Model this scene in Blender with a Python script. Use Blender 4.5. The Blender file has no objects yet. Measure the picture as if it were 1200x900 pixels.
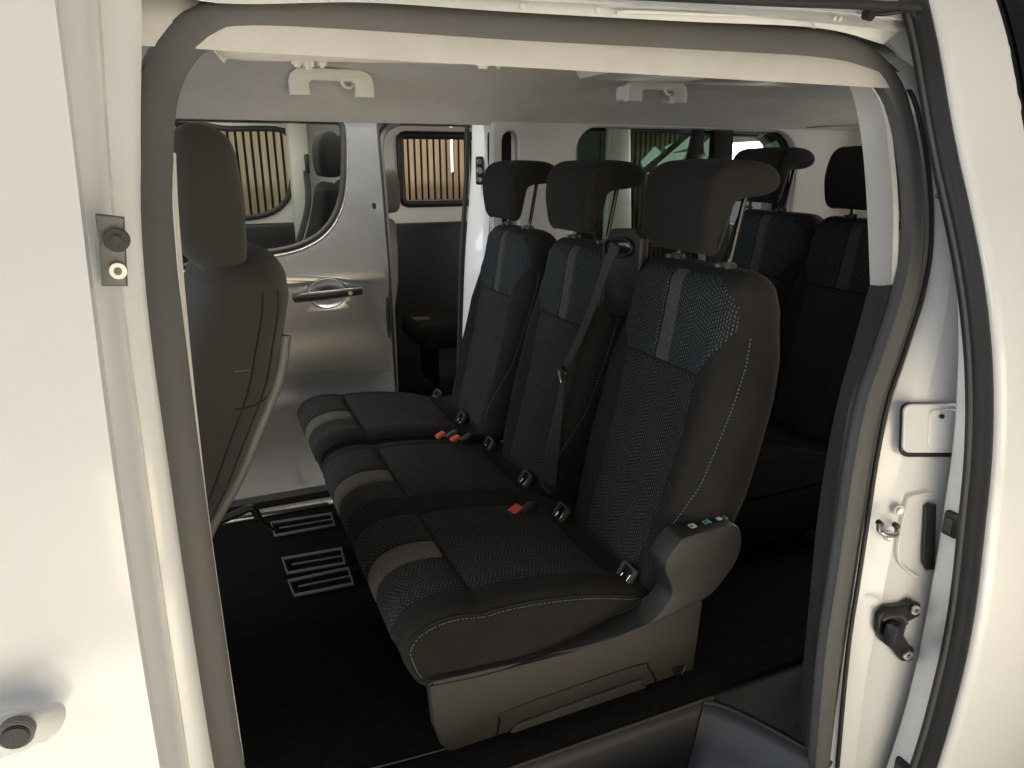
import bpy, bmesh, math, random
import numpy as np
from mathutils import Vector, Matrix
random.seed(4)
SC = bpy.context.scene
COL = SC.collection
# ------------------------------------------------------------------ camera, world, lamps, exposure
CAM_H = 1.2
cam = bpy.data.objects.new('camera', bpy.data.cameras.new('camera'))
COL.objects.link(cam)
cam.location = (0, 0, CAM_H)
cam.rotation_euler = (math.radians(90 - 17.5), 0, math.radians(-23.7))
cam.data.sensor_width = 36
cam.data.lens = 824 / 1200 * 36
cam.data.clip_start = .02
cam.data.clip_end = 100
SC.camera = cam
SC.view_settings.view_transform = 'Standard'
SC.view_settings.look = 'None'
SC.view_settings.gamma = 1
SC.view_settings.exposure = 0
W = bpy.data.worlds.new('World'); SC.world = W; W.use_nodes = True
W.node_tree.nodes['Background'].inputs[0].default_value = (.95, .96, 1.0, 1)
W.node_tree.nodes['Background'].inputs[1].default_value = .23

def lamp(name, loc, target, size, power, color, spread=None):
    l = bpy.data.lights.new(name, 'AREA'); l.shape = 'RECTANGLE'
    l.size, l.size_y = size; l.energy = power; l.color = color
    if spread: l.spread = math.radians(spread)
    o = bpy.data.objects.new(name, l); COL.objects.link(o); o.location = loc
    o.rotation_euler = (Vector(target) - Vector(loc)).to_track_quat('-Z', 'Y').to_euler()
    return o
lamp('showroom_lamp_warm', (.9, -2.9, .95), (.6, 1.2, .15), (2.6, 1.4), 56, (1, .80, .52))
lamp('showroom_lamp_side', (-2.6, -1.6, 2.4), (.7, 1.0, .5), (1.8, .9), 30, (.86, .93, 1))
lamp('showroom_lamp_overhead', (.4, -2.7, 3.4), (.4, -2.7, 0), (4.5, 1.2), 620, (1, .95, .84), 66)
lamp('cabin_front_fill', (-2.6, 1.7, 1.35), (1.2, 1.9, .6), (1.5, .8), 52, (.84, .92, 1))  # added cool fill lamp for seat fronts and headliner; no windscreen is built
lamp('cabin_rear_fill', (4.6, 1.6, 1.5), (2.0, 1.9, .9), (1.5, .9), 62, (1, .97, .90))  # added fill lamp behind the tailgate, brightens the rear of the cabin
lamp('showroom_lamp_gap', (.6, 2.98, 2.9), (.6, 3.05, 0), (3.2, .25), 105, (1, .95, .86))
lamp('showroom_lamp_wall', (1.2, 5.55, 2.7), (1.2, 6.0, .8), (6, .25), 55, (1, .9, .74))
lamp('silver_cabin_fill', (.5, 4.3, 1.42), (.7, 4.5, .5), (1.6, .6), 10, (1, .93, .82))  # added fill lamp to lift the silver van's interior, not a fitted light
SC.cycles.max_bounces = 7

# ------------------------------------------------------------------ pixel -> place helper (depth always given by a real plane)
_p, _y, _f = math.radians(17.5), math.radians(23.7), 824.
_F = np.array([math.sin(_y)*math.cos(_p), math.cos(_y)*math.cos(_p), -math.sin(_p)])
_R = np.array([math.cos(_y), -math.sin(_y), 0]); _U = np.cross(_R, _F)
_C = np.array([0, 0, CAM_H])
def at(x, y, X=None, Y=None, Z=None):
    d = _R*(x-600)/_f + _U*(450-y)/_f + _F
    for v, i in ((X, 0), (Y, 1), (Z, 2)):
        if v is not None:
            return Vector(_C + d*(v-_C[i])/d[i])
_bz = [-.6, .06, .36, .76, 1.0, 1.116, 1.3, 1.467, 1.6]
_by = [.74, .666, .66, .70, .765, .82, .90, .956, 1.05]
def skin(z):                                   # outer skin of the white van: distance from the camera line, by height
    return sum(np.interp(z+k*.05, _bz, _by) for k in (-2, -1, 0, 1, 2))/5
def ats(x, y, off):                            # point a given depth inside that skin
    Y = .85
    for _ in range(12):
        q = at(x, y, Y=Y); Y = skin(q.z)+off
    return at(x, y, Y=Y)

# ------------------------------------------------------------------ materials
def mat(name, color, rough=.6, metal=0, bump=0, bscale=300, coat=0, sheen=0, var=0, vscale=8, spec=.5):
    m = bpy.data.materials.new(name); m.use_nodes = True
    nt = m.node_tree; b = nt.nodes['Principled BSDF']
    b.inputs['Base Color'].default_value = (*color, 1)
    b.inputs['Roughness'].default_value = rough
    b.inputs['Metallic'].default_value = metal
    b.inputs['Coat Weight'].default_value = coat
    b.inputs['Coat Roughness'].default_value = .06
    b.inputs['Sheen Weight'].default_value = sheen
    b.inputs['Sheen Roughness'].default_value = .5
    b.inputs['Specular IOR Level'].default_value = spec
    tc = nt.nodes.new('ShaderNodeTexCoord')
    if bump:
        n = nt.nodes.new('ShaderNodeTexNoise'); n.inputs['Scale'].default_value = bscale
        n.inputs['Detail'].default_value = 3
        nt.links.new(tc.outputs['Object'], n.inputs['Vector'])
        bp = nt.nodes.new('ShaderNodeBump'); bp.inputs['Strength'].default_value = bump
        bp.inputs['Distance'].default_value = .002
        nt.links.new(n.outputs['Fac'], bp.inputs['Height'])
        nt.links.new(bp.outputs['Normal'], b.inputs['Normal'])
    if var:
        n = nt.nodes.new('ShaderNodeTexNoise'); n.inputs['Scale'].default_value = vscale
        n.inputs['Detail'].default_value = 6
        nt.links.new(tc.outputs['Object'], n.inputs['Vector'])
        r = nt.nodes.new('ShaderNodeMapRange')
        r.inputs['From Min'].default_value = .3; r.inputs['From Max'].default_value = .7
        r.inputs['To Min'].default_value = 1-var; r.inputs['To Max'].default_value = 1+var
        nt.links.new(n.outputs['Fac'], r.inputs['Value'])
        mx = nt.nodes.new('ShaderNodeVectorMath'); mx.operation = 'SCALE'
        mx.inputs[0].default_value = color
        nt.links.new(r.outputs['Result'], mx.inputs['Scale'])
        nt.links.new(mx.outputs[0], b.inputs['Base Color'])
        r2 = nt.nodes.new('ShaderNodeMapRange')
        r2.inputs['To Min'].default_value = max(.02, rough-.1); r2.inputs['To Max'].default_value = min(1, rough+.1)
        nt.links.new(n.outputs['Fac'], r2.inputs['Value'])
        nt.links.new(r2.outputs['Result'], b.inputs['Roughness'])
    return m

def pattern_mat(name, base, dash, pu=.0062, pv=.0092, amp=.0008, wave=.060):
    """woven dashes in wavy rows; UVs are in metres"""
    m = bpy.data.materials.new(name); m.use_nodes = True
    nt = m.node_tree; L = nt.links.new; b = nt.nodes['Principled BSDF']
    def M(op, *a):
        n = nt.nodes.new('ShaderNodeMath'); n.operation = op
        for i, v in enumerate(a):
            if isinstance(v, (int, float)): n.inputs[i].default_value = v
            else: L(v, n.inputs[i])
        return n.outputs[0]
    uv = nt.nodes.new('ShaderNodeUVMap'); s = nt.nodes.new('ShaderNodeSeparateXYZ'); L(uv.outputs[0], s.inputs[0])
    u, v = s.outputs[0], s.outputs[1]
    # rows wander sideways in a zigzag wave
    w1 = M('MULTIPLY', M('SINE', M('MULTIPLY', v, 2*math.pi/wave)), amp)
    uu = M('DIVIDE', M('ADD', u, w1), pu)
    colm = M('FLOOR', uu)
    w2 = M('MULTIPLY', M('SINE', M('MULTIPLY', colm, 2*math.pi/13.0)), .45)
    vv = M('ADD', M('ADD', M('DIVIDE', v, pv), w2), M('MULTIPLY', M('MODULO', colm, 2.0), .5))
    fu, fv = M('FRACT', uu), M('FRACT', vv)
    mu = M('SUBTRACT', 1, M('MULTIPLY', M('ABSOLUTE', M('SUBTRACT', fu, .5)), 4.0)); mv = M('SUBTRACT', 1.15, M('MULTIPLY', M('ABSOLUTE', M('SUBTRACT', fv, .5)), 3.0))
    d = M('MINIMUM', mu, mv)
    d = nt_clamp = M('MAXIMUM', M('MINIMUM', M('MULTIPLY', d, 2.2), 1), 0)
    nz = nt.nodes.new('ShaderNodeTexNoise'); nz.inputs['Scale'].default_value = 90; L(uv.outputs[0], nz.inputs['Vector'])
    nz2 = nt.nodes.new('ShaderNodeTexNoise'); nz2.inputs['Scale'].default_value = 9; L(uv.outputs[0], nz2.inputs['Vector'])
    d2 = M('MULTIPLY', M('MULTIPLY', d, M('MULTIPLY', nz.outputs['Fac'], 1.7)), M('ADD', .45, nz2.outputs['Fac']))
    mx = nt.nodes.new('ShaderNodeMix'); mx.data_type = 'RGBA'
    L(M('MINIMUM', d2, 1), mx.inputs['Factor'])
    mx.inputs['A'].default_value = (*base, 1); mx.inputs['B'].default_value = (*dash, 1)
    L(mx.outputs['Result'], b.inputs['Base Color'])
    b.inputs['Roughness'].default_value = .85
    b.inputs['Specular IOR Level'].default_value = .25
    b.inputs['Sheen Weight'].default_value = .02
    bp = nt.nodes.new('ShaderNodeBump'); bp.inputs['Strength'].default_value = .3; bp.inputs['Distance'].default_value = .0005
    L(nz.outputs['Fac'], bp.inputs['Height']); L(bp.outputs['Normal'], b.inputs['Normal'])
    return m

def glass_mat(name, tint, refl=.5):
    m = bpy.data.materials.new(name); m.use_nodes = True
    nt = m.node_tree; nt.nodes.clear(); L = nt.links.new
    o = nt.nodes.new('ShaderNodeOutputMaterial'); t = nt.nodes.new('ShaderNodeBsdfTransparent')
    t.inputs[0].default_value = (*tint, 1)
    g = nt.nodes.new('ShaderNodeBsdfGlossy'); g.inputs['Roughness'].default_value = .02
    f = nt.nodes.new('ShaderNodeFresnel'); f.inputs[0].default_value = 1.45
    k = nt.nodes.new('ShaderNodeMath'); k.operation = 'MULTIPLY'; k.inputs[1].default_value = refl
    L(f.outputs[0], k.inputs[0])
    mx = nt.nodes.new('ShaderNodeMixShader')
    L(k.outputs[0], mx.inputs[0]); L(t.outputs[0], mx.inputs[1]); L(g.outputs[0], mx.inputs[2]); L(mx.outputs[0], o.inputs[0])
    return m

def emit_mat(name, color, s):
    m = bpy.data.materials.new(name); m.use_nodes = True
    b = m.node_tree.nodes['Principled BSDF']; b.inputs['Base Color'].default_value = (.5, .5, .5, 1)
    b.inputs['Emission Color'].default_value = (*color, 1); b.inputs['Emission Strength'].default_value = s
    return m

def wood_mat(name):
    m = mat(name, (.5, .36, .2), .6); nt = m.node_tree; L = nt.links.new; b = nt.nodes['Principled BSDF']
    tc = nt.nodes.new('ShaderNodeTexCoord'); mp = nt.nodes.new('ShaderNodeMapping'); mp.inputs['Scale'].default_value = (90, 90, 2.5)
    oi = nt.nodes.new('ShaderNodeObjectInfo'); va = nt.nodes.new('ShaderNodeVectorMath'); va.operation = 'ADD'
    n = nt.nodes.new('ShaderNodeTexNoise'); n.inputs['Scale'].default_value = 1; n.inputs['Detail'].default_value = 6
    L(tc.outputs['Object'], mp.inputs[0]); L(mp.outputs[0], va.inputs[0])
    cb = nt.nodes.new('ShaderNodeCombineXYZ'); k = nt.nodes.new('ShaderNodeMath'); k.operation = 'MULTIPLY'; k.inputs[1].default_value = 97
    L(oi.outputs['Random'], k.inputs[0]); L(k.outputs[0], cb.inputs[0]); L(cb.outputs[0], va.inputs[1]); L(va.outputs[0], n.inputs['Vector'])
    r = nt.nodes.new('ShaderNodeValToRGB'); L(n.outputs['Fac'], r.inputs[0])
    r.color_ramp.elements[0].position = .3; r.color_ramp.elements[0].color = (.30, .222, .142, 1)
    r.color_ramp.elements[1].position = .7; r.color_ramp.elements[1].color = (.54, .432, .30, 1)
    L(r.outputs[0], b.inputs['Base Color'])
    return m

M = dict(
    fabric=mat('charcoal_fabric', (.0180, .0166, .0146), .92, bump=.5, bscale=900, sheen=.02, spec=.16, var=.14, vscale=14),
    grey_weave=pattern_mat('grey_dash_weave', (.0060, .0059, .0055), (.098, .095, .085)),
    teal_weave=pattern_mat('teal_dash_weave', (.0062, .0076, .0088), (.082, .104, .112)),
    stripe=mat('melange_stripe', (.115, .100, .078), .95, bump=.5, bscale=700, sheen=.1, spec=.15, var=.45, vscale=260),
    back_stripe=mat('grey_melange_stripe', (.062, .060, .056), .95, bump=.5, bscale=700, sheen=.1, spec=.15, var=.4, vscale=260),
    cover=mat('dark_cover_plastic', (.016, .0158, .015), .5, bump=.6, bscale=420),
    stitch=mat('teal_stitch_thread', (.17, .32, .33), .7),
    seam=mat('seam_thread', (.010, .010, .010), .9),
    plastic=mat('charcoal_plastic', (.044, .0405, .0345), .55, bump=.6, bscale=420, var=.1),
    tray=mat('step_moulding', (.028, .030, .034), .42, bump=.3, bscale=500),
    black=mat('black_plastic', (.010, .010, .010), .42, bump=.2, bscale=600),
    mid=mat('mid_grey_plastic', (.12, .118, .112), .5, bump=.2, bscale=600),
    headliner=mat('grey_headliner_felt', (.57, .55, .515), .95, bump=.4, bscale=700, sheen=.1, var=.05, vscale=10),
    pale=mat('pale_grey_trim', (.66, .63, .58), .6, bump=.2, bscale=500, var=.03),
    white=mat('white_car_paint', (.68, .69, .70), .3, coat=.6, bump=.04, bscale=60),
    grime=mat('rubbed_dirty_paint', (.52, .52, .50), .5, var=.12, vscale=20),
    silver=mat('silver_car_paint', (.35, .355, .365), .33, metal=.75, coat=.8, bump=.05, bscale=2500),
    silverdark=mat('dark_sill_cladding', (.03, .031, .035), .5),
    rubber=mat('door_seal_rubber', (.088, .087, .085), .6, bump=.2, bscale=200, var=.06, vscale=9, spec=.3),
    dark_rubber=mat('dark_door_seal_rubber', (.024, .024, .0245), .5, var=.12, vscale=22, spec=.35),
    carpet=mat('black_carpet', (.007, .007, .0066), 1, bump=1, bscale=500, var=.4, vscale=60, spec=.1),
    chrome=mat('bright_metal', (.72, .72, .70), .22, metal=1),
    post=mat('smoked_steel_post', (.07, .068, .064), .25, metal=1),
    steel=mat('zinc_steel', (.5, .49, .46), .35, metal=1, var=.15, vscale=60),
    red=mat('red_buckle_button', (.62, .09, .06), .4),
    icon=mat('printed_white_mark', (.62, .62, .60), .5),
    icon_teal=mat('printed_teal_mark', (.12, .38, .36), .5),
    glass=glass_mat('dark_tinted_glass', (.20, .25, .22), .7),
    clear=glass_mat('clear_window_glass', (.80, .84, .82), .6),
    wood=wood_mat('oak_slat_veneer'),
    blackwall=mat('black_felt_backing', (.012, .012, .012), 1),
    floor=mat('pale_polished_floor', (.50, .48, .44), .4, var=.10, vscale=2),
    belt=mat('belt_webbing', (.035, .035, .038), .55, bump=.8, bscale=1500),
    lamp=emit_mat('streak_glow', (1, .97, .88), 4.0),
    daylight=emit_mat('daylight_pane', (.93, 1, .9), 3.4),
)

# ------------------------------------------------------------------ mesh helpers
def link(name, me, m, parent=None, smooth=True, ang=35):
    o = bpy.data.objects.new(name, me); COL.objects.link(o)
    if m is not None: me.materials.append(m)
    if smooth:
        me.shade_smooth(); me.set_sharp_from_angle(angle=math.radians(ang))
    if parent is not None:
        o.parent = parent
        loc = Vector((0, 0, 0)); q = parent
        while q is not None: loc += q.location; q = q.parent
        me.transform(Matrix.Translation(-loc))
    return o
def raw(name, V, Fc, m, parent=None, smooth=True, uv=None, ang=35):
    me = bpy.data.meshes.new(name); me.from_pydata([tuple(v) for v in V], [], Fc); me.update()
    if uv is not None:
        l = me.uv_layers.new(name='UVMap')
        for lp in me.loops: l.data[lp.index].uv = uv[lp.vertex_index]
    bm = bmesh.new(); bm.from_mesh(me); 
    if uv is None: bmesh.ops.recalc_face_normals(bm, faces=bm.faces)
    bm.to_mesh(me); bm.free()
    return link(name, me, m, parent, smooth, ang)
def thing(name, label, cat, loc=(0, 0, 0), group=None):
    o = bpy.data.objects.new(name, None); COL.objects.link(o); o.location = loc; o.empty_display_size = .05
    o['label'] = label; o['category'] = cat
    if group: o['group'] = group
    return o
def tag(o, label, cat, group=None):
    o['label'] = label; o['category'] = cat
    if group: o['group'] = group
    return o
def smoothpath(pts, n, closed=False):
    P = [Vector(p) for p in pts]; out = []
    m = len(P); segs = m if closed else m-1
    L = [ (P[(i+1) % m]-P[i]).length for i in range(segs)]; T = sum(L)
    for k in range(n):
        t = T*k/(n if closed else n-1); i = 0
        while i < segs-1 and t > L[i]: t -= L[i]; i += 1
        u = min(1, t/max(L[i], 1e-9))
        g = (lambda j: P[j % m]) if closed else (lambda j: P[max(0, min(m-1, j))])
        a, b, c, d = g(i-1), g(i), g(i+1), g(i+2)
        out.append(.5*((2*b)+(c-a)*u+(2*a-5*b+4*c-d)*u*u+(3*b-a-3*c+d)*u**3))
    return out
def tube(name, pts, r, m, parent=None, n=None, seg=10, closed=False, flat=1, up=(0, 1, 0), smoothp=True, prof=None):
    P = smoothpath(pts, n or max(8, len(pts)*5), closed) if smoothp else [Vector(p) for p in pts]
    V, Fc = [], []; N = len(P); up = Vector(up)
    for i, p in enumerate(P):
        a = P[(i-1) % N] if (closed or i > 0) else P[i]; b = P[(i+1) % N] if (closed or i < N-1) else P[i]
        t = (b-a).normalized(); u = (up-t*up.dot(t)).normalized(); w = t.cross(u)
        for k in range(seg):
            th = 2*math.pi*k/seg; rr = r*(prof(th) if prof else 1)
            V.append(p+w*math.cos(th)*rr+u*math.sin(th)*rr*flat)
    for i in range(N if closed else N-1):
        for k in range(seg):
            a, b = i*seg+k, i*seg+(k+1) % seg; j = ((i+1) % N)*seg
            Fc.append((a, b, j+(k+1) % seg, j+k))
    if not closed:
        Fc.append(tuple(range(seg))[::-1]); Fc.append(tuple((N-1)*seg+k for k in range(seg)))
    return raw(name, V, Fc, m, parent, ang=50)
def box(name, c, s, m, parent=None, bev=.004, rot=(0, 0, 0), seg=2):
    bm = bmesh.new(); bmesh.ops.create_cube(bm, size=1)
    bmesh.ops.scale(bm, vec=s, verts=bm.verts)
    if bev: bmesh.ops.bevel(bm, geom=list(bm.edges), offset=min(bev, min(s)*.45), segments=seg, affect='EDGES', profile=.5)
    from mathutils import Euler
    bm.transform(Matrix.Translation(c) @ Euler(rot).to_matrix().to_4x4())
    me = bpy.data.meshes.new(name); bm.to_mesh(me); bm.free()
    return link(name, me, m, parent)
def cyl(name, c, axis, r, h, m, parent=None, r2=None, seg=18, bev=.001):
    bm = bmesh.new(); bmesh.ops.create_cone(bm, cap_ends=True, segments=seg, radius1=r, radius2=r if r2 is None else r2, depth=h)
    if bev: bmesh.ops.bevel(bm, geom=[e for e in bm.edges if len(e.link_faces) == 2 and any(len(f.verts) > 4 for f in e.link_faces)], offset=bev, segments=2, affect='EDGES')
    bm.transform(Matrix.Translation(c) @ Vector(axis).to_track_quat('Z', 'Y').to_matrix().to_4x4())
    me = bpy.data.meshes.new(name); bm.to_mesh(me); bm.free()
    return link(name, me, m, parent)
def disk_group(name, fn, m, parent=None):       # several bmesh bits in one part
    bm = bmesh.new(); fn(bm); me = bpy.data.meshes.new(name); bm.to_mesh(me); bm.free()
    return link(name, me, m, parent)
def plate(name, outer, holes, y0, y1, m, parent=None, bev=.003, warp=None, cut=0, mapf=None, res=1):
    """flat plate in the XZ plane with holes, thickness y0..y1; optional warp of y by height"""
    cu = bpy.data.curves.new(name, 'CURVE'); cu.dimensions = '2D'; cu.fill_mode = 'BOTH'
    for ring in [outer]+list(holes):
        s = cu.splines.new('POLY'); s.points.add(len(ring)-1)
        for i, (x, z) in enumerate(ring): s.points[i].co = (x, z, 0, 1)
        s.use_cyclic_u = True
    h = abs(y1-y0)/2; b = min(bev, h*.9)
    cu.extrude = h-b; cu.bevel_depth = b; cu.bevel_resolution = 1; cu.offset = -b
    t = bpy.data.objects.new('tmp', cu); COL.objects.link(t)
    dg = bpy.context.evaluated_depsgraph_get(); me = bpy.data.meshes.new_from_object(t.evaluated_get(dg))
    bpy.data.objects.remove(t); bpy.data.curves.remove(cu)
    bm = bmesh.new(); bm.from_mesh(me); bmesh.ops.remove_doubles(bm, verts=bm.verts, dist=1e-5)
    if cut:
        zs = [v.co.y for v in bm.verts]; z = min(zs)+cut
        while z < max(zs):
            bmesh.ops.bisect_plane(bm, geom=list(bm.verts)+list(bm.edges)+list(bm.faces), plane_co=(0, z, 0), plane_no=(0, 1, 0)); z += cut
    ym = (y0+y1)/2
    for v in bm.verts:
        x, z, d = v.co; yy = ym+d
        if warp: yy += warp(z)
        v.co = mapf(x, yy, z) if mapf else (x, yy, z)
    bmesh.ops.recalc_face_normals(bm, faces=bm.faces)
    bm.to_mesh(me); bm.free(); me.name = name; me.materials.clear()
    return link(name, me, m, parent, ang=28)
def rrect(x0, z0, x1, z1, r, n=6, rr=None):
    rs = rr or (r, r, r, r); out = []
    for (cx, cz, a, q) in ((x1-rs[0], z1-rs[0], 0, rs[0]), (x0+rs[1], z1-rs[1], 90, rs[1]), (x0+rs[2], z0+rs[2], 180, rs[2]), (x1-rs[3], z0+rs[3], 270, rs[3])):
        for k in range(n+1):
            t = math.radians(a+90*k/n); out.append((cx+q*math.cos(t), cz+q*math.sin(t)))
    return out
def ribbon(name, A, B, m, parent=None, n=40, thick=.004, nb=6, bulge=0, normal=None):
    """a pressed panel between two 3-D edge lines, given real thickness"""
    a, b = smoothpath(A, n), smoothpath(B, n); V, Fc = [], []
    top = []
    for i in range(n):
        t = (a[min(n-1, i+1)]-a[max(0, i-1)]); w = b[i]-a[i]; nn = t.cross(w)
        nn = nn.normalized() if nn.length > 1e-9 else Vector((0, -1, 0))
        if nn.dot(Vector((-.3, -1, 0))) < 0: nn = -nn
        for j in range(nb+1):
            s = j/nb; top.append((a[i]+w*s+nn*bulge*4*s*(1-s), nn))
    K = nb+1
    V = [p for p, _ in top]+[p-q*thick for p, q in top]; o = len(top)
    for i in range(n-1):
        for j in range(nb):
            q = (i*K+j, i*K+j+1, (i+1)*K+j+1, (i+1)*K+j); Fc.append(q); Fc.append(tuple(o+x for x in q[::-1]))
    for i in range(n-1):
        for j in (0, nb):
            Fc.append((i*K+j, (i+1)*K+j, o+(i+1)*K+j, o+i*K+j))
    for i in (0, n-1):
        for j in range(nb): Fc.append((i*K+j, i*K+j+1, o+i*K+j+1, o+i*K+j))
    return raw(name, V, Fc, m, parent, ang=40)
def copy_tree(o, parent=None):
    c = o.copy(); COL.objects.link(c)
    if parent is not None: c.parent = parent
    for ch in list(o.children): copy_tree(ch, c)
    return c
def stitches(name, path, m, parent, step=.0062, r=.00062, dash=.62, up=(0, -1, 0)):
    P = smoothpath(path, 200); V, Fc = [], []; acc = 0; upv = Vector(up)
    for i in range(len(P)-1):
        acc += (P[i+1]-P[i]).length
        if acc >= step:
            acc = 0; t = (P[i+1]-P[i]).normalized(); a = P[i]; b = a+t*step*dash
            u = (upv-t*upv.dot(t)).normalized(); w = t.cross(u); k = len(V)
            for p in (a, b):
                for (x, y) in ((1, 0), (0, 1), (-1, 0), (0, -1)): V.append(p+w*x*r+u*y*r)
            Fc += [(k, k+1, k+5, k+4), (k+1, k+2, k+6, k+5), (k+2, k+3, k+7, k+6), (k+3, k, k+4, k+7), (k, k+3, k+2, k+1), (k+4, k+5, k+6, k+7)]
    o = raw(name, V, Fc, m, parent, smooth=False); o['kind'] = 'stuff'; return o

# ------------------------------------------------------------------ THE SETTING
def struct(o): o['kind'] = 'structure'; return o
me = bpy.data.meshes.new('showroom_floor'); me.from_pydata([(-15, -12, -.56), (15, -12, -.56), (15, 12, -.56), (-15, 12, -.56)], [], [(0, 1, 2, 3)])
struct(link('showroom_floor', me, M['floor'], None, False))
wall = struct(box('slat_wall', (2.2, 6.08, .95), (8.4, .06, 3.0), M['blackwall'], None, bev=0))
sl = None
for k in range(122):
    x = -1.75+k*.056
    if sl is None:
        sl = box('slat', (0, 0, 0), (.036, .022, 2.96), M['wood'], None, bev=.002); sl.parent = wall; s = sl
    else:
        s = sl.copy(); COL.objects.link(s); s.parent = wall
    s.location = (x, 6.03, .95)

# ------------------------------------------------------------------ WHITE VAN
van = thing('white_van', 'white passenger van with its near side door slid open, cabin seen inside', 'van', (.5, 1.75, -.56))
# cabin floor
fl = box('cabin_carpet', (.9, 1.82, -.012), (4.0, 1.42, .024), M['carpet'], van, bev=.004)
tube('floor_edge_strip', [at(420, 905, Z=.004), at(515, 880, Z=.004), at(600, 853, Z=.004), at(800, 775, Z=.004)], .0022, M['mid'], van, seg=6)
box('sill_plate', (.55, 1.105, .0015), (2.4, .085, .02), M['carpet'], van, bev=.006)
# entry step: a moulded tray
def tray():
    top = [(-.1, 1.062), (.90, 1.056), (.950, 1.048), (.982, 1.022), (1.030, .935), (1.085, .80), (-.1, .80)]
    mid = [(-.1, 1.050), (.90, 1.045), (.955, 1.012), (1.0, .93), (1.045, .825), (-.1, .80)]
    m2 = [(-.1, 1.035), (.82, 1.025), (.86, .99), (.89, .91), (.905, .83), (-.1, .78)]
    bot = [(-.1, 1.02), (.77, 1.005), (.80, .97), (.81, .9), (.82, .82), (-.1, .76)]
    V, Fc = [], []
    rings = []
    P0 = smoothpath([Vector((x, y, 0)) for x, y in top[:6]], 70)
    for kx, ky, z in ((1, 1, -.012), (1, 1, -.004), (.985, .97, -.008), (.965, .94, -.025), (.925, .89, -.08), (.88, .84, -.14), (.84, .79, -.175), (.76, .68, -.19)):
        P = [Vector((.35+(q.x-.35)*kx, .76+(q.y-.76)*ky, z)) for q in P0]+[Vector((-.1, .76+.04*ky, z))]
        rings.append(P); V += P
    n = len(rings[0])
    for r in range(len(rings)-1):
        for i in range(n-1): Fc.append((r*n+i, r*n+i+1, (r+1)*n+i+1, (r+1)*n+i))
    Fc.append(tuple((len(rings)-1)*n+i for i in range(n)))
    o = raw('entry_step', V, Fc, M['tray'], van, ang=60); tube('step_lip', rings[1][:-1], .0045, M['plastic'], van, n=90, seg=8, up=(0, 0, 1)); return o
tray()
plate('step_plinth', [(.985, 1.078), (1.30, 1.078), (1.13, .90), (1.12, .83), (1.092, .825), (1.085, .84), (1.045, .945), (1.000, 1.035)], [], -.045, -.008, M['plastic'], van, bev=.004, mapf=lambda x, y, z: (x, z, y))
# front door skin (left of the opening), handle and lock
def skin_panel(name, x0, x1, z0, z1, off, m, parent, nx=10, nz=44, thick=.03, wob=0):
    V, Fc = [], []
    for s in (0, 1):
        for i in range(nz+1):
            z = z0+(z1-z0)*i/nz; y = skin(z)+off
            for j in range(nx+1):
                x = x0+(x1-x0)*j/nx
                e = 0 if 0 < j < nx else .004
                V.append((x, y+e+s*thick + wob*((x-x0)/(x1-x0))**2, z))
    K = nx+1; o = (nz+1)*K
    for i in range(nz):
        for j in range(nx):
            q = (i*K+j, i*K+j+1, (i+1)*K+j+1, (i+1)*K+j); Fc.append(q); Fc.append(tuple(o+x for x in q[::-1]))
        for j in (0, nx): Fc.append((i*K+j, (i+1)*K+j, o+(i+1)*K+j, o+i*K+j))
    for i in (0, nz):
        for j in range(nx): Fc.append((i*K+j, i*K+j+1, o+i*K+j+1, o+i*K+j))
    return raw(name, V, Fc, m, parent, ang=60)
fd = skin_panel('front_door', -.105, -1.15, -.25, 1.50, 0, M['white'], van)
hz = .64
hp = [at(-40, 880, Y=skin(hz)-.03), at(0, 862, Y=skin(hz)-.03), at(30, 854, Y=skin(hz)-.03), at(56, 846, Y=skin(hz)-.012)]
tube('door_handle', hp, .021, M['white'], van, seg=16, flat=.7, up=(0, 1, 0))
hc = at(19, 860, Y=skin(hz)-.048)
cyl('lock_button', hc, (0, 1, 0), .0115, .012, M['black'], van)
cyl('lock_ring', hc+Vector((0, .002, 0)), (0, 1, 0), .0145, .01, M['mid'], van)
# B pillar jamb
Lft = [ats(60, -60, .06), ats(66, 0, .06), ats(103, 270, .06), ats(145, 600, .06), ats(188, 900, .06), ats(194, 960, .06)]
Mid = [ats(108, -60, .11), ats(115, 0, .11), ats(134, 270, .11), ats(176, 600, .11), ats(220, 900, .11), ats(228, 960, .11)]
Rgt = [ats(158, -60, .13), ats(166, 0, .13), ats(168, 270, .13), ats(206, 600, .13), ats(252, 900, .13), ats(262, 960, .13)]
ribbon('pillar_jamb', Lft, Mid, M['white'], van, bulge=.003)
ribbon('pillar_jamb', Mid, Rgt, M['white'], van, bulge=.006)
tube('jamb_weld_edge', Mid, .0022, M['grime'], van, seg=6)
sp = [at(118, 252, Y=.86), at(150, 252, Y=.88), at(152, 325, Y=.88), at(122, 325, Y=.86)]
a = ats(125, 262, .07); b = ats(130, 330, .07)
plate('striker_plate', [(q.x, q.z) for q in [at(x, y, Y=.862) for x, y in ((112, 250), (146, 254), (150, 335), (119, 335))]], [], .855, .866, M['mid'], van, bev=.004)
for (px, py, r) in ((137, 281, .0125), (139, 317, .0085)):
    c = at(px, py, Y=.853)
    cyl('striker_bush', c, (0, 1, 0), r, .012, M['dark_rubber'] if r > .01 else M['steel'], van)
    cyl('striker_core', c+Vector((0, -.006, 0)), (0, 1, 0), r*.45, .008, M['black'] if r > .01 else M['mid'], van)
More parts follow.
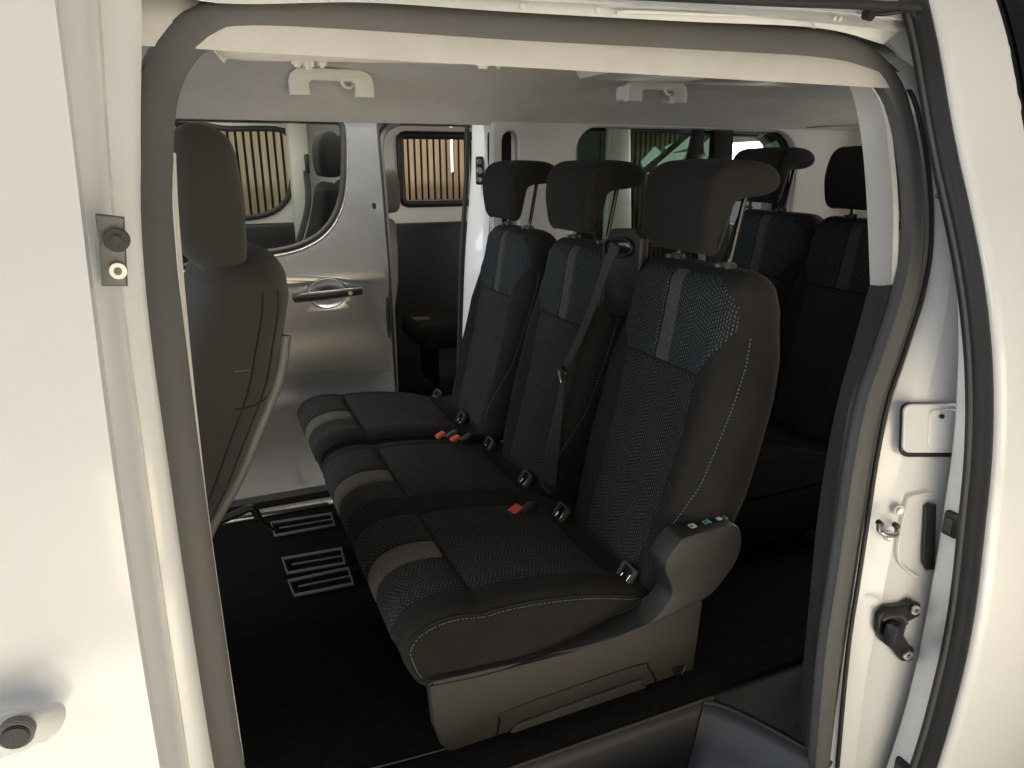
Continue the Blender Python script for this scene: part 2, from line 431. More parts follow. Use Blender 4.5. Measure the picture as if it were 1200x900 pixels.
# seals round the near opening
seal_px = [(292, 1000), (264, 900), (240, 750), (218, 600), (196, 430), (178, 270), (178, 180), (184, 110), (205, 62), (240, 32), (300, 18), (430, 22), (600, 33), (800, 43), (950, 52), (1008, 68), (1042, 102), (1058, 150), (1068, 220), (1069, 290), (1058, 350), (1036, 420), (1019, 470), (1005, 540), (996, 600), (984, 680), (972, 760), (961, 880), (955, 960)]
S = [ats(x, y, .145) for x, y in seal_px]
tube('door_seal', S, .0245, M['rubber'], van, n=170, seg=22, flat=.8, prof=lambda th: 1+.05*math.cos(3*th)+(.16 if 3.6 < th < 4.1 else 0))
tube('seal_lip', [ats(x, y, .135) for x, y in [(x+((590-x)*-.0+ (22 if x > 900 else (-22 if x < 220 else 0))), y-(19 if 220 <= x <= 950 else 0)) for x, y in seal_px]], .0045, M['dark_rubber'], van, n=150, seg=8)
tube('pillar_inner_trim', [ats(x, y, .21) for x, y in ((203, 180), (207, 262), (222, 430), (241, 600), (262, 750), (284, 900), (292, 980))], .0035, M['pale'], van, n=40, seg=8)
# pale trim inside the seal, top and rear
A = [ats(x, y, .165) for x, y in ((250, 58), (275, 43), (320, 39), (430, 40), (600, 50), (800, 60), (930, 67), (990, 78), (1022, 92))]
B = [ats(x, y, .235) for x, y in ((255, 66), (280, 70.5), (320, 71.5), (430, 73), (600, 77), (800, 84), (900, 88), (965, 95), (1006, 101))]
ribbon('header_trim', A, B, M['pale'], van, n=80, bulge=.006, thick=.012)
A = [ats(x, y, .25) for x, y in ((999, 92), (1009, 125), (1017, 180), (1022, 250), (1026, 342))]
B = [ats(x, y, .155) for x, y in ((1014, 84), (1038, 120), (1048, 180), (1053, 250), (1051, 333))]
ribbon('rear_pillar_trim', A, B, M['pale'], van, n=50, bulge=.006, thick=.010)
A = [ats(x, y, .24) for x, y in ((1026, 336), (1010, 395), (992, 460), (977, 530), (965, 610), (957, 690), (949, 770), (939, 868), (934, 930))]
B = [ats(x, y, .16) for x, y in ((1048, 336), (1028, 405), (1005, 470), (993, 540), (984, 610), (973, 690), (963, 770), (952, 872), (946, 930))]
ribbon('rear_pillar_lower_trim', A, B, M['plastic'], van, n=60, bulge=.005, thick=.012)
tube('trim_lip', [q+Vector((-.001, -.004, 0)) for q in B], .0035, M['black'], van, n=60, seg=8)
# painted rear jamb
A = [ats(x, y, .148) for x, y in ((1000, 30), (1050, 62), (1072, 110), (1086, 180), (1092, 260), (1086, 340), (1062, 415), (1040, 480), (1022, 560), (1010, 630), (996, 720), (984, 800), (974, 880), (966, 960))]
Bm = [ats(x, y, .122) for x, y in ((1020, 5), (1072, 40), (1094, 110), (1108, 180), (1116, 260), (1112, 340), (1098, 415), (1082, 480), (1064, 560), (1048, 630), (1030, 720), (1014, 800), (1004, 880), (996, 960))]
Bo = [ats(x, y, .135) for x, y in ((1060, -20), (1120, 20), (1150, 110), (1160, 180), (1168, 260), (1172, 340), (1170, 415), (1168, 480), (1166, 560), (1160, 630), (1150, 720), (1140, 800), (1130, 880), (1120, 960))]
ribbon('rear_jamb', A, Bm, M['white'], van, n=90, bulge=.004)
ribbon('rear_jamb', Bm, Bo, M['white'], van, n=90, bulge=.003)
tube('jamb_weld_edge', [q+Vector((.004, .0, 0)) for q in A], .0028, M['grime'], van, n=90, seg=8)
# painted header and runner rail above the opening
A = [ats(x, y, .115) for x, y in ((150, -40), (240, 2), (430, 3), (600, 14), (800, 25), (960, 33), (1035, 52))]
B = [ats(x, y, .075) for x, y in ((150, -60), (240, -14), (430, -10), (600, 0), (800, 8), (960, 12), (1070, 24))]
Cc = [ats(x, y, .07) for x, y in ((150, -90), (240, -50), (430, -42), (600, -34), (800, -22), (960, -12), (1090, 6))]
ribbon('header_panel', A, B, M['white'], van, n=60, bulge=-.003)
ribbon('header_panel', B, Cc, M['grime'], van, n=60)
tube('runner_rail', [ats(x, y, .02) for x, y in ((430, -22), (600, -13), (760, -6), (900, 1), (1000, 5), (1082, 9))], .008, M['dark_rubber'], van, n=40, seg=8)
tube('runner_arm', [ats(1012, 15, .05), ats(1035, 16, .045), ats(1060, 12, .03), ats(1078, 9, .02)], .0045, M['black'], van, seg=8)
cyl('runner_roller', ats(1018, 17, .045), (0, 1, .3), .010, .016, M['black'], van)
for x, y in ((612, 8), (700, 12), (978, 22), (984, 23)): cyl('body_plug', ats(x, y, .072), (0, 1, .3), .0045, .004, M['grime'], van)
tube('header_pressing', [ats(x, y, .088) for x, y in ((722, 18), (730, 14), (800, 16), (940, 22), (952, 26), (955, 33))], .0028, M['white'], van, n=40, seg=8)
# roof skin so that light from above cannot reach the cabin
def roof():
    V, Fc = [], []; prof = [(1.02, 1.45), (1.06, 1.50), (1.2, 1.57), (1.5, 1.60), (1.8, 1.605), (2.2, 1.585), (2.5, 1.53), (2.66, 1.44), (2.7, 1.37)]
    P = smoothpath([Vector((0, y, z)) for y, z in prof], 28)
    for x in np.linspace(-1.4, 3.3, 12):
        for q in P: V.append((x, q.y, q.z))
        for q in P: V.append((x, q.y, q.z-.02))
    n = len(P); K = 2*n
    for i in range(11):
        for j in range(n-1):
            Fc.append((i*K+j, i*K+j+1, (i+1)*K+j+1, (i+1)*K+j)); Fc.append((i*K+n+j, (i+1)*K+n+j, (i+1)*K+n+j+1, i*K+n+j+1))
    return raw('roof_panel', V, Fc, M['white'], van)
roof()
# headliner with cove on the far side
def liner():
    V, Fc = [], []
    prof = [(1.04, 1.335), (1.06, 1.375), (1.14, 1.43), (1.35, 1.475), (1.7, 1.49), (2.0, 1.482), (2.25, 1.462), (2.42, 1.425), (2.55, 1.385), (2.62, 1.352), (2.66, 1.335)]
    P = smoothpath([Vector((0, y, z)) for y, z in prof], 50)
    xs = np.linspace(-1.3, 3.2, 120); hand = (.42, 1.52)
    for x in xs:
        for q in P:
            d = 0
            for h in hand:    # shallow dished recess round each grab handle
                r = ((x-h)/.21)**2+((q.y-2.33)/.15)**2
                if r < 1: d += .022*(1-r)**1.3
            V.append((x, q.y+d*.5, q.z+d+.02*max(0, x-2.2)*0-.010*max(0, min(1, (x-1.9)/.3))*(1 if q.y < 2.3 else .3)))
    n = len(P)
    for i in range(len(xs)-1):
        for j in range(n-1): Fc.append((i*n+j, i*n+j+1, (i+1)*n+j+1, (i+1)*n+j))
    return raw('headliner', V, Fc, M['headliner'], van)
liner()
def vent():   # moulded roof duct housing
    V = []
    for x, zt, w in ((1.12, 0, .06), (1.16, -.035, .13), (1.55, -.03, .17), (2.2, -.008, .19)):
        for dy, k in ((-w, 0), (-w*.7, 1), (w*.7, 1), (w, 0)): V.append((x, 2.02+dy, 1.486+zt*k-(.01 if x > 2 else 0)))
    Fc = [(i*4+j, i*4+j+1, i*4+5+j, i*4+4+j) for i in range(3) for j in range(3)]+[(0, 1, 2, 3), (12, 13, 14, 15)]
    o = raw('roof_duct', V, Fc, M['pale'], van); md = o.modifiers.new('b', 'BEVEL'); md.width = .012; md.segments = 3
vent()
for (x0, y0, x1, y1) in ((340, 83, 436, 112), (733, 96, 804, 119)):    # grab handles
    YH = 2.33 if x0 < 500 else 2.2; a_, b_ = at(x0, y1, Y=YH), at(x1, y0, Y=YH); X0_, Z0_, X1_, Z1_ = a_.x, min(a_.z, at(x1, y1, Y=YH).z), b_.x, b_.z
    L_, H_ = X1_-X0_, Z1_-Z0_; wL = .058; hB = H_*.46
    ol = [(X0_, Z0_), (X0_, Z1_-.035), (X0_+.006, Z1_-.016), (X0_+.022, Z1_-.004), (X0_+.045, Z1_), (X1_-.045, Z1_), (X1_-.022, Z1_-.004), (X1_-.006, Z1_-.016), (X1_, Z1_-.035), (X1_, Z0_),
          (X1_-wL, Z0_), (X1_-wL, Z1_-hB-.008), (X1_-wL-.008, Z1_-hB), (X0_+wL+.008, Z1_-hB), (X0_+wL, Z1_-hB-.008), (X0_+wL, Z0_)]
    h = plate('grab_handle', ol, [], YH-.016, YH+.02, M['pale'], van, bev=.007)
    for xx in (X0_+wL/2, X1_-wL/2): box('handle_foot', (xx, YH+.045, Z0_+.03), (.045, .07, .05), M['pale'], h, bev=.01)
    tube('coat_hook', [Vector((X1_-wL-.005, YH, Z0_+.034)), Vector((X1_-wL-.022, YH-.012, Z0_+.026)), Vector((X1_-wL-.036, YH-.014, Z0_+.034)), Vector((X1_-wL-.038, YH-.012, Z0_+.05))], .0055, M['pale'], h, seg=8)
for px, py, r in ((349, 77, .012), (362, 80, .012), (377, 78, .011), (566, 79, .016), (584, 79, .008), (760, 84, .017), (778, 84, .010)):
    c = at(px, py, Y=1.6); cyl('roof_fitting', Vector((c.x, 1.6, c.z+.012)), (0, -.1, 1), r, .03, M['pale'], van, seg=20, bev=.005)
# far side wall with its door opening and the tinted quarter window
farp = lambda x, y, Y=2.65: ((lambda q: (q.x, q.z))(at(x, y, Y=Y)))
q_out = [(1.075, -.1), (3.15, -.1), (3.15, 1.37), (1.075, 1.37)]
win = rrect(1.44, .70, 2.62, 1.338, .09, rr=(.15, .10, .08, .10))
slot = rrect(1.115, .55, 1.185, 1.315, .03, rr=(.03, .035, .03, .03))
fs = plate('far_side_trim', q_out, [win, slot], 2.63, 2.68, M['headliner'], van, bev=.012)
wf = plate('quarter_window', rrect(1.425, .685, 2.64, 1.352, .1, rr=(.16, .11, .09, .11)), [rrect(1.455, .715, 2.60, 1.322, .08, rr=(.14, .09, .07, .09))], 2.683, 2.70, M['black'], van, bev=.004)
plate('window_glass', rrect(1.45, .71, 2.61, 1.328, .08), [], 2.704, 2.709, M['glass'], wf, bev=.001)
plate('window_pillar', [(1.600, .70), (1.745, .70), (1.70, 1.335), (1.595, 1.335)], [], 2.642, 2.680, mat('sheened_pillar_trim', (.33, .37, .31), .38, metal=.3, var=.06), wf, bev=.01)
plate('window_pillar', [(2.15, .70), (2.28, .70), (2.24, 1.335), (2.13, 1.335)], [], 2.642, 2.680, M['blackwall'], wf, bev=.01)
plate('window_edge_bar', [(1.95, 1.02), (2.0, 1.02), (2.05, 1.335), (2.0, 1.335)], [], 2.60, 2.64, M['blackwall'], van, bev=.01)
box('belt_height_guide', (2.01, 2.585, 1.19), (.075, .03, .10), M['black'], van, bev=.014)
tube('hanging_belt', [Vector((2.02, 2.575, 1.2)), Vector((2.03, 2.57, 1.0)), Vector((2.05, 2.55, .75))], .02, M['belt'], van, seg=8, flat=.1, up=(0, 1, 0))
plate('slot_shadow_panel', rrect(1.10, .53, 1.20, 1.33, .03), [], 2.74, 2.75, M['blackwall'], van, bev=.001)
# rear corner trim and tailgate lining
box('tailgate_lining', (3.18, 1.8, .38), (.05, 1.85, .9), M['headliner'], van, bev=.01)
box('tailgate_lining', (3.18, 2.52, 1.16), (.05, .28, .5), M['headliner'], van, bev=.01)
tube('liner_seam', [Vector((2.62, 2.60, 1.352)), Vector((2.8, 2.56, 1.362)), Vector((3.14, 2.5, 1.372))], .003, M['mid'], van, seg=6)
# far painted jamb with striker and seal
A = [at(x, y, Y=2.86) for x, y in ((553, 120), (552, 200), (545, 300), (541, 420), (540, 470))]
B = [at(x, y, Y=2.70) for x, y in ((582, 120), (581, 200), (574, 300), (568, 420), (566, 470))]
ribbon('far_jamb', A, B, M['white'], van, n=30, bulge=.004, thick=.01)
A2 = [at(x, y, Y=2.87) for x, y in ((547, 120), (547, 200), (541, 300), (538, 420), (537, 470))]
tube('far_jamb_seal', A2, .011, M['dark_rubber'], van, n=30, seg=10)
A2 = [at(x, y, Y=2.69) for x, y in ((600, 130), (588, 142), (583, 165), (581, 220), (576, 300), (570, 400))]
tube('far_door_seal', A2, .018, M['mid'], van, n=30, seg=10)
c = at(562, 200, Y=2.775)
box('far_striker', c, (.03, .02, .11), M['black'], van, bev=.006, rot=(0, 0, .3))
for dz in (-.035, 0, .035): cyl('striker_screw', c+Vector((-.006, -.013, dz)), (-.3, 1, 0), .010 if dz else .013, .008, M['steel'], van)
# far opening header + sill
A = [Vector((x, 2.66, 1.338)) for x in (-.6, .2, 1.1)]; 
box('far_header', (.2, 2.72, 1.40), (1.9, .12, .09), M['grime'], van, bev=.015)
box('far_front_pillar', (-.28, 2.68, .7), (.16, .16, 1.5), M['headliner'], van, bev=.03)
box('far_front_door_lining', (-.95, 2.70, .35), (1.25, .06, 1.1), M['black'], van, bev=.02)
plate('far_sill', [(-.4, 2.40), (1.3, 2.40), (1.3, 2.455), (-.4, 2.455)], [], 0, .012, M['steel'], van, mapf=lambda x, y, z: (x, z, y-.004))
box('far_step', (.4, 2.56, -.09), (1.6, .22, .10), M['black'], van, bev=.01)
# rear body skin and underside closing the shell
skin_panel('rear_quarter_body', 1.36, 3.3, -.3, .70, .08, M['white'], van, nx=4)
plate('near_side_lining', [(1.38, -.05), (3.34, -.05), (3.34, 1.37), (1.38, 1.37)], [rrect(1.62, .72, 2.75, 1.28, .08)], 1.04, 1.08, M['headliner'], van, bev=.01)
box('bulkhead_floor', (1.0, 1.8, -.34), (4.4, 1.9, .5), M['black'], van, bev=.01) if False else None
# floor anchor frames
for i, (q0, q1, q2, q3) in enumerate((((318, 613), (388, 602), (392, 615), (322, 628)), ((331, 655), (400, 643), (404, 660), (337, 672)), ((338, 681), (408, 666), (414, 684), (345, 698)))):
    P = [at(*q, Z=.012) for q in (q0, q1, q2, q3)]
    tube('floor_anchor', P, .0055, M['mid'], van, closed=True, smoothp=False, seg=6, up=(0, 0, 1))
    tube('anchor_inner_rail', [P[0].lerp(P[3], .5)+Vector((.02, 0, 0)), P[1].lerp(P[2], .5)], .003, M['mid'], van, smoothp=False, seg=6, up=(0, 0, 1))
P = [at(255, 610, Z=.02), at(310, 602, Z=.02), at(385, 590, Z=.02)]
tube('far_tread_strip', P, .006, M['plastic'], van, seg=6)
fp = thing('floor_clip', 'small black curved bracket rising from the carpet beneath the front seat', 'bracket', at(280, 612, Z=0))
tube('bracket_body', [at(255, 612, Y=2.15), at(282, 600, Y=2.15), at(296, 596, Y=2.15), at(306, 612, Y=2.15), at(318, 622, Y=2.15)], .012, M['black'], fp, seg=10)

# hardware on the rear jamb ------------------------------------------------
def onj(x, y, off=.082): return ats(x, y, off+.037)
def jpoly(pts, off, m, name, th=.006, parent=None, bev=.002):
    Q = [onj(x, y, off) for x, y in pts]; y0 = sum(q.y for q in Q)/len(Q); nn = len(Q)
    # keep each point's own depth: thin solid following the points
    V = Q+[q+Vector((0, th, 0)) for q in Q]
    Fc = [tuple(range(nn)), tuple(range(2*nn-1, nn-1, -1))]+[(i, (i+1) % nn, nn+(i+1) % nn, nn+i) for i in range(nn)]
    o = raw(name, V, Fc, m, parent or van, ang=30)
    md = o.modifiers.new('b', 'BEVEL'); md.width = bev; md.segments = 2; md.limit_method = 'ANGLE'
    return o
def rpx(x0, y0, x1, y1, r, skew=0, n=4): return [(x+skew*(y-y0), y) for x, y in rrect(x0, y0, x1, y1, r, n)]
jpoly(rpx(1058, 472, 1125, 536, 9, -.04), .078, M['black'], 'flap_recess')
fp_ = jpoly(rpx(1061, 474, 1125, 531, 8, -.04), .073, M['white'], 'service_flap')
jpoly(rpx(1090, 480, 1125, 526, 7, -.04), .070, M['white'], 'flap_pull')
cyl('flap_lock', onj(1104, 488, .066), (.2, 1, 0), .0045, .005, M['black'], van)
for x, y in ((1053, 598), (1042, 628)):
    c = onj(x, y, .078); cyl('jamb_washer', c, (.35, 1, 0), .0115, .004, M['grime'], van); cyl('jamb_screw', c+Vector((-.001, -.003, 0)), (.35, 1, 0), .0062, .005, M['steel'], van, seg=6)
st = tube('latch_striker', [onj(1030, 612, .08), onj(1031, 622, .055), onj(1040, 627, .05), onj(1050, 626, .055), onj(1050, 616, .08)], .0045, M['steel'], van, seg=10)
cyl('striker_bolt', onj(1031, 613, .072), (.35, 1, 0), .0055, .012, M['black'], van); cyl('striker_bolt', onj(1050, 616, .072), (.35, 1, 0), .0055, .012, M['black'], van)
jpoly([(1085, 594), (1090, 590), (1098, 591), (1096, 668), (1086, 669), (1082, 660)], .077, M['dark_rubber'], 'jamb_buffer')
# lower hinge bracket: bowed black casting on two screws
jpoly([(1031, 722), (1040, 712), (1060, 710), (1070, 704), (1080, 708), (1079, 722), (1064, 730), (1060, 745), (1066, 756), (1072, 760), (1070, 775), (1058, 776), (1048, 763), (1034, 752), (1029, 740)], .070, M['black'], 'guide_bracket', th=.014, bev=.004)
box('guide_block', onj(1046, 741, .055), (.034, .026, .045), M['black'], van, bev=.009, rot=(0, .15, .3))
tube('guide_lip', [onj(1034, 726, .05), onj(1044, 722, .045), onj(1056, 722, .048), onj(1062, 730, .055)], .004, M['plastic'], van, seg=8)
for x, y in ((1073, 715), (1064, 768)):
    c = onj(x, y, .062); cyl('bracket_washer', c, (.3, 1, 0), .0098, .006, M['steel'], van); cyl('bracket_screw', c+Vector((-.001, -.004, 0)), (.3, 1, 0), .005, .004, M['mid'], van, seg=6)
tube('jamb_pressing', [onj(1090, 578, .078), onj(1068, 582, .078), onj(1062, 592, .078), onj(1052, 650, .078), onj(1068, 672, .078), onj(1078, 676, .078)], .0025, M['white'], van, n=40, seg=8)
# sliding door, slid back outside the body -------------------------------
DX = 1.235
def door():
    V, Fc = [], []; zs = np.linspace(-.35, 1.62, 60)
    for z in zs:
        y = skin(z); di = float(np.interp(z, [.0, .4, .8, 1.05, 1.6], [.105, .103, .082, .062, .060])); inn = y+di
        for x, yy in ((DX+.022, inn+.004), (DX+.005, inn), (DX, inn-.006), (DX, y+.035), (DX-.002, y+.008), (DX+.003, y-.001), (DX+.016, y-.006), (1.5, y-.006), (2.4, y+.006), (2.4, inn), (1.6, inn+.004)):
            V.append((x, yy, z))
    K = 11
    for i in range(len(zs)-1):
        for j in range(K): Fc.append((i*K+j, i*K+(j+1) % K, (i+1)*K+(j+1) % K, (i+1)*K+j))
    Fc.append(tuple(range(K))); Fc.append(tuple((len(zs)-1)*K+j for j in range(K)))
    return raw('sliding_door', V, Fc, M['white'], van, ang=55)
dr = door()
zz = np.linspace(-.33, 1.6, 30)
def dp(z, dx, dy): return Vector((DX+dx, skin(z)+dy, z))
tube('door_edge_seal', [dp(z, -.004, .032) for z in zz], .012, M['dark_rubber'], dr, n=80, seg=26, flat=2.05, prof=lambda th: 1+.10*math.cos(6*th+.6))
tube('door_edge_seal', [dp(z, -.014, .042) for z in zz], .0045, M['rubber'], dr, n=80, seg=10)
for px, py in ((1107, 617), (1082, 890)):
    c = ats(px, py, .070); c.x = DX-.002
    box('door_catch', c, (.016, .032, .05), M['black'], dr, bev=.006)
    box('catch_claw', c+Vector((-.009, 0, 0)), (.006, .014, .03), M['plastic'], dr, bev=.002)
cyl('rubber_buffer', ats(1104, 229, .075), (1, .2, 0), .006, .03, M['black'], dr)
gz = np.linspace(1.02, 1.6, 14)
def wpan(name, x0, x1, z0, z1, off, m, parent):
    return skin_panel(name, x0, x1, z0, z1, off, m, parent, nx=6, nz=70, thick=.008)
wpan('door_window_seal', 1.405, 2.3, .93, 1.50, -.010, M['black'], dr)
wpan('door_window', 1.417, 2.28, .945, 1.49, -.0165, M['glass'], dr)

# ------------------------------------------------------------------ SEATS
ZB0, ZB1 = .275, .985
def make_back(name, cy, parent, xf=lambda z: .812+.235*(z-.28)+.018*math.sin((z-.28)/.7*math.pi*1.1), hwf=None, tf=None, bol=1., z0=ZB0, z1=ZB1, plain=False, label=None, mirror=1, shellm=None):
    hwf = hwf or (lambda z: np.interp(z, [.27, .34, .5, .72, .80, .87, .93, .985], [.19, .205, .222, .226, .218, .202, .196, .19]))
    tf = tf or (lambda z: np.interp(z, [.27, .5, .8, .90, .985], [.19, .195, .185, .17, .125]))
    bf = lambda z: bol*np.interp(z, [.27, .38, .55, .72, .86, .985], [.018, .035, .042, .034, .008, 0])
    R = .045
    def front(s, z, ins=0):
        hw = hwf(z); t = tf(z); a = abs(s)
        n = 3.4
        base = t*.5*(1-(max(0, 1-a**n))**(1/n))
        g = math.exp(-((a-.80)/.19)**2)
        return xf(z)+base-bf(z)*g
    def inset(z):
        if z > z1-R: k = (z-(z1-R))/R; return R*(1-math.sqrt(max(0, 1-k*k)))
        if z < z0+.02: k = ((z0+.02)-z)/.02; return .02*(1-math.sqrt(max(0, 1-k*k)))
        return 0
    nz, ns = 64, 56; V, Fc = [], []; zs = []
    for i in range(nz+1):
        t = i/nz; z = z0+(z1-z0)*(.5-.5*math.cos(math.pi*t)) if False else z0+(z1-z0)*(1-(1-t)**1.35)
        zs.append(z); hw = hwf(z); th = tf(z); d = inset(z)
        for k in range(ns):
            u = k/ns
            if u < .5:      # front, s -1..1
                s = -math.cos(u*2*math.pi); x = front(s, z); y = s*hw
            else:
                s = math.cos((u-.5)*2*math.pi); x = xf(z)+th*.5+th*.5*(max(0, 1-abs(s)**3.2))**(1/3.2); y = s*hw
            cx = xf(z)+th*.5
            # inset toward the middle
            y -= math.copysign(min(abs(y), d), y) if abs(y) > 0 else 0
            x = cx+(x-cx)*max(0, 1-d/(th*.5))
            V.append((x, cy+y, z))
    for i in range(nz):
        for k in range(ns): Fc.append((i*ns+k, i*ns+(k+1) % ns, (i+1)*ns+(k+1) % ns, (i+1)*ns+k))
    Fc.append(tuple(range(ns))[::-1]); Fc.append(tuple(nz*ns+k for k in range(ns)))
    sh = raw(name, V, Fc, shellm or M['fabric'], parent, ang=70)
    if label: sh['label'] = label
    def patch(pname, smin, smax, za, zb, h, m, nu=30, nv=36):
        V, Fc, UV = [], [], []
        for i in range(nv+1):
            z = za+(zb-za)*i/nv; hw = hwf(z)-inset(z)*.6; a, b = smin(z), smax(z)
            al = 0; px_ = None; row = []
            for j in range(nu+1):
                f = j/nu; s = a+(b-a)*f
                du = min(f, 1-f)*(b-a)*hw; dv = min(i/nv, 1-i/nv)*(zb-za); e = min(1, min(du, dv)/.008)
                x = front(s, z); th = tf(z); cx = xf(z)+th*.5; x = cx+(x-cx)*max(0, 1-inset(z)/(th*.5))
                y = cy+s*hw
                V.append((x-h*(math.sqrt(max(0, 1-(1-e)**2))*1.1-.1), y, z)); 
                if px_: al += math.hypot(x-px_[0], y-px_[1])
                px_ = (x, y); row.append((al, abs(s), z))
            mid = min(row, key=lambda q: q[1])[0] if a < 0 < b else (row[-1][0] if b <= 0 else row[0][0])
            UV += [(q[0]-mid+(0 if a < 0 < b else (-.02 if b <= 0 else .02))+1, q[2]*1.05) for q in row]
        for i in range(nv):
            for j in range(nu): a = i*(nu+1)+j; Fc.append((a, a+nu+1, a+nu+2, a+1))
        return raw(pname, V, Fc, m, sh, uv=UV, ang=80)
    if not plain:
        edge = lambda z: np.interp(z, [.30, .765, .80, .835, .87, .92, .945, .97], [.56, .60, .68, .82, .93, .93, .86, .66])
        sw = .11
        patch('lower_panel', lambda z: -edge(z), lambda z: edge(z), .31, .763, .0045, M['grey_weave'], nv=50)
        patch('upper_panel', lambda z: -edge(z), lambda z: -sw, .769, .972, .0045, M['teal_weave'], nu=20)
        patch('upper_panel', lambda z: sw, lambda z: edge(z), .769, .972, .0045, M['teal_weave'], nu=20)
        patch('stripe', lambda z: -sw, lambda z: sw, .769, .974, .0040, M['back_stripe'], nu=14)
        for s in (-1,):
            path = []
            for z in np.linspace(.36, .86, 26):
                ss = np.interp(z, [.36, .45, .55, .7, .8, .93], [.80, .86, .94, .968, .985, .999])*s
                path.append(Vector((front(ss, z)+.0015*0-.001, cy+hwf(z)*ss+s*.0012, z)))
            stitches('stitching', path, M['stitch'], sh, up=(-.5, -.8*abs(s), 0))
    return sh

def make_headrest(cy, parent, arm=True, w=.125, label=None):
    prof = [(.957, 1.017), (.944, 1.035), (.938, 1.075), (.936, 1.12), (.943, 1.165), (.965, 1.192), (1.0, 1.202), (1.05, 1.202), (1.095, 1.192), (1.118, 1.168), (1.108, 1.143), (1.07, 1.134), (1.03, 1.131), (1.006, 1.120), (.998, 1.095), (.992, 1.06), (.985, 1.03), (.974, 1.017)]
    if not arm:
        prof = [(.957, 1.017), (.944, 1.035), (.938, 1.075), (.938, 1.12), (.948, 1.165), (.965, 1.19), (.985, 1.20), (1.005, 1.198), (1.022, 1.18), (1.03, 1.14), (1.03, 1.08), (1.022, 1.04), (1.008, 1.02), (.98, 1.014)]
    P = smoothpath([Vector((x, 0, z)) for x, z in prof], 56, closed=True); n = len(P)
    N = []
    for i in range(n):
        t = P[(i+1) % n]-P[i-1]; N.append(Vector((t.z, 0, -t.x)).normalized())
    if sum((N[i].dot(P[i]-Vector((1.0, 0, 1.13)))) for i in range(n)) < 0: N = [-q for q in N]
    r = .021; ys = []
    for k in range(7): a = math.pi/2*k/6; ys.append((-(w-r)-r*math.cos(a), r*(1-math.sin(a))))
    ys = ys+[(-(w-r)*f, 0) for f in (.7, .35, 0)]; ys = ys+[(-y, d) for y, d in ys[:-1]][::-1]
    V, Fc = [], []
    for y, d in ys:
        cr = .004*(1-(y/w)**2)
        for i in range(n):
            q = P[i]-N[i]*d; bulge = cr*(1 if N[i].x < -.5 or N[i].z > .5 else 0)
            sx = 1 - .0*abs(y)
            V.append((q.x+N[i].x*bulge*sx, cy+y*(1-.10*max(0, (1.10-q.z))/.1), q.z+N[i].z*bulge))
    for i in range(len(ys)-1):
        for k in range(n): Fc.append((i*n+k, i*n+(k+1) % n, (i+1)*n+(k+1) % n, (i+1)*n+k))
    Fc.append(tuple(range(n))); Fc.append(tuple((len(ys)-1)*n+k for k in range(n)))
    hr = raw('headrest', V, Fc, M['fabric'], parent, ang=75)
    if label: hr['label'] = label
    for s in (-1, 1):     # seam piping near each cheek
        pts = [P[i]+N[i]*.0002 for i in range(0, n, 2)]
        tube('seam', [Vector((q.x, cy+s*(w-.022)*(1-.10*max(0, (1.10-q.z))/.1), q.z)) for q in pts], .0017, M['seam'], hr, n=60, seg=5, closed=True)
    for s in (-1, 1):
        if arm: pp = [Vector((1.020, cy+s*.088, .975)), Vector((1.052, cy+s*.088, 1.145))]
        else: pp = [Vector((1.0, cy+s*.05, .975)), Vector((.99, cy+s*.05, 1.03))]
        tube('headrest_post', pp, .0058, M['post'], hr, seg=12, smoothp=False)
        gx = pp[0].x+.003
        cyl('post_guide', (gx, cy+s*(.088 if arm else .05), .992), (.1, 0, 1), .0165, .012, M['plastic'], hr, bev=.003)
        box('guide_button', (gx-.012, cy+s*(.088 if arm else .05)+.016, .990), (.016, .012, .010), M['mid'], hr, bev=.003)
    return hr

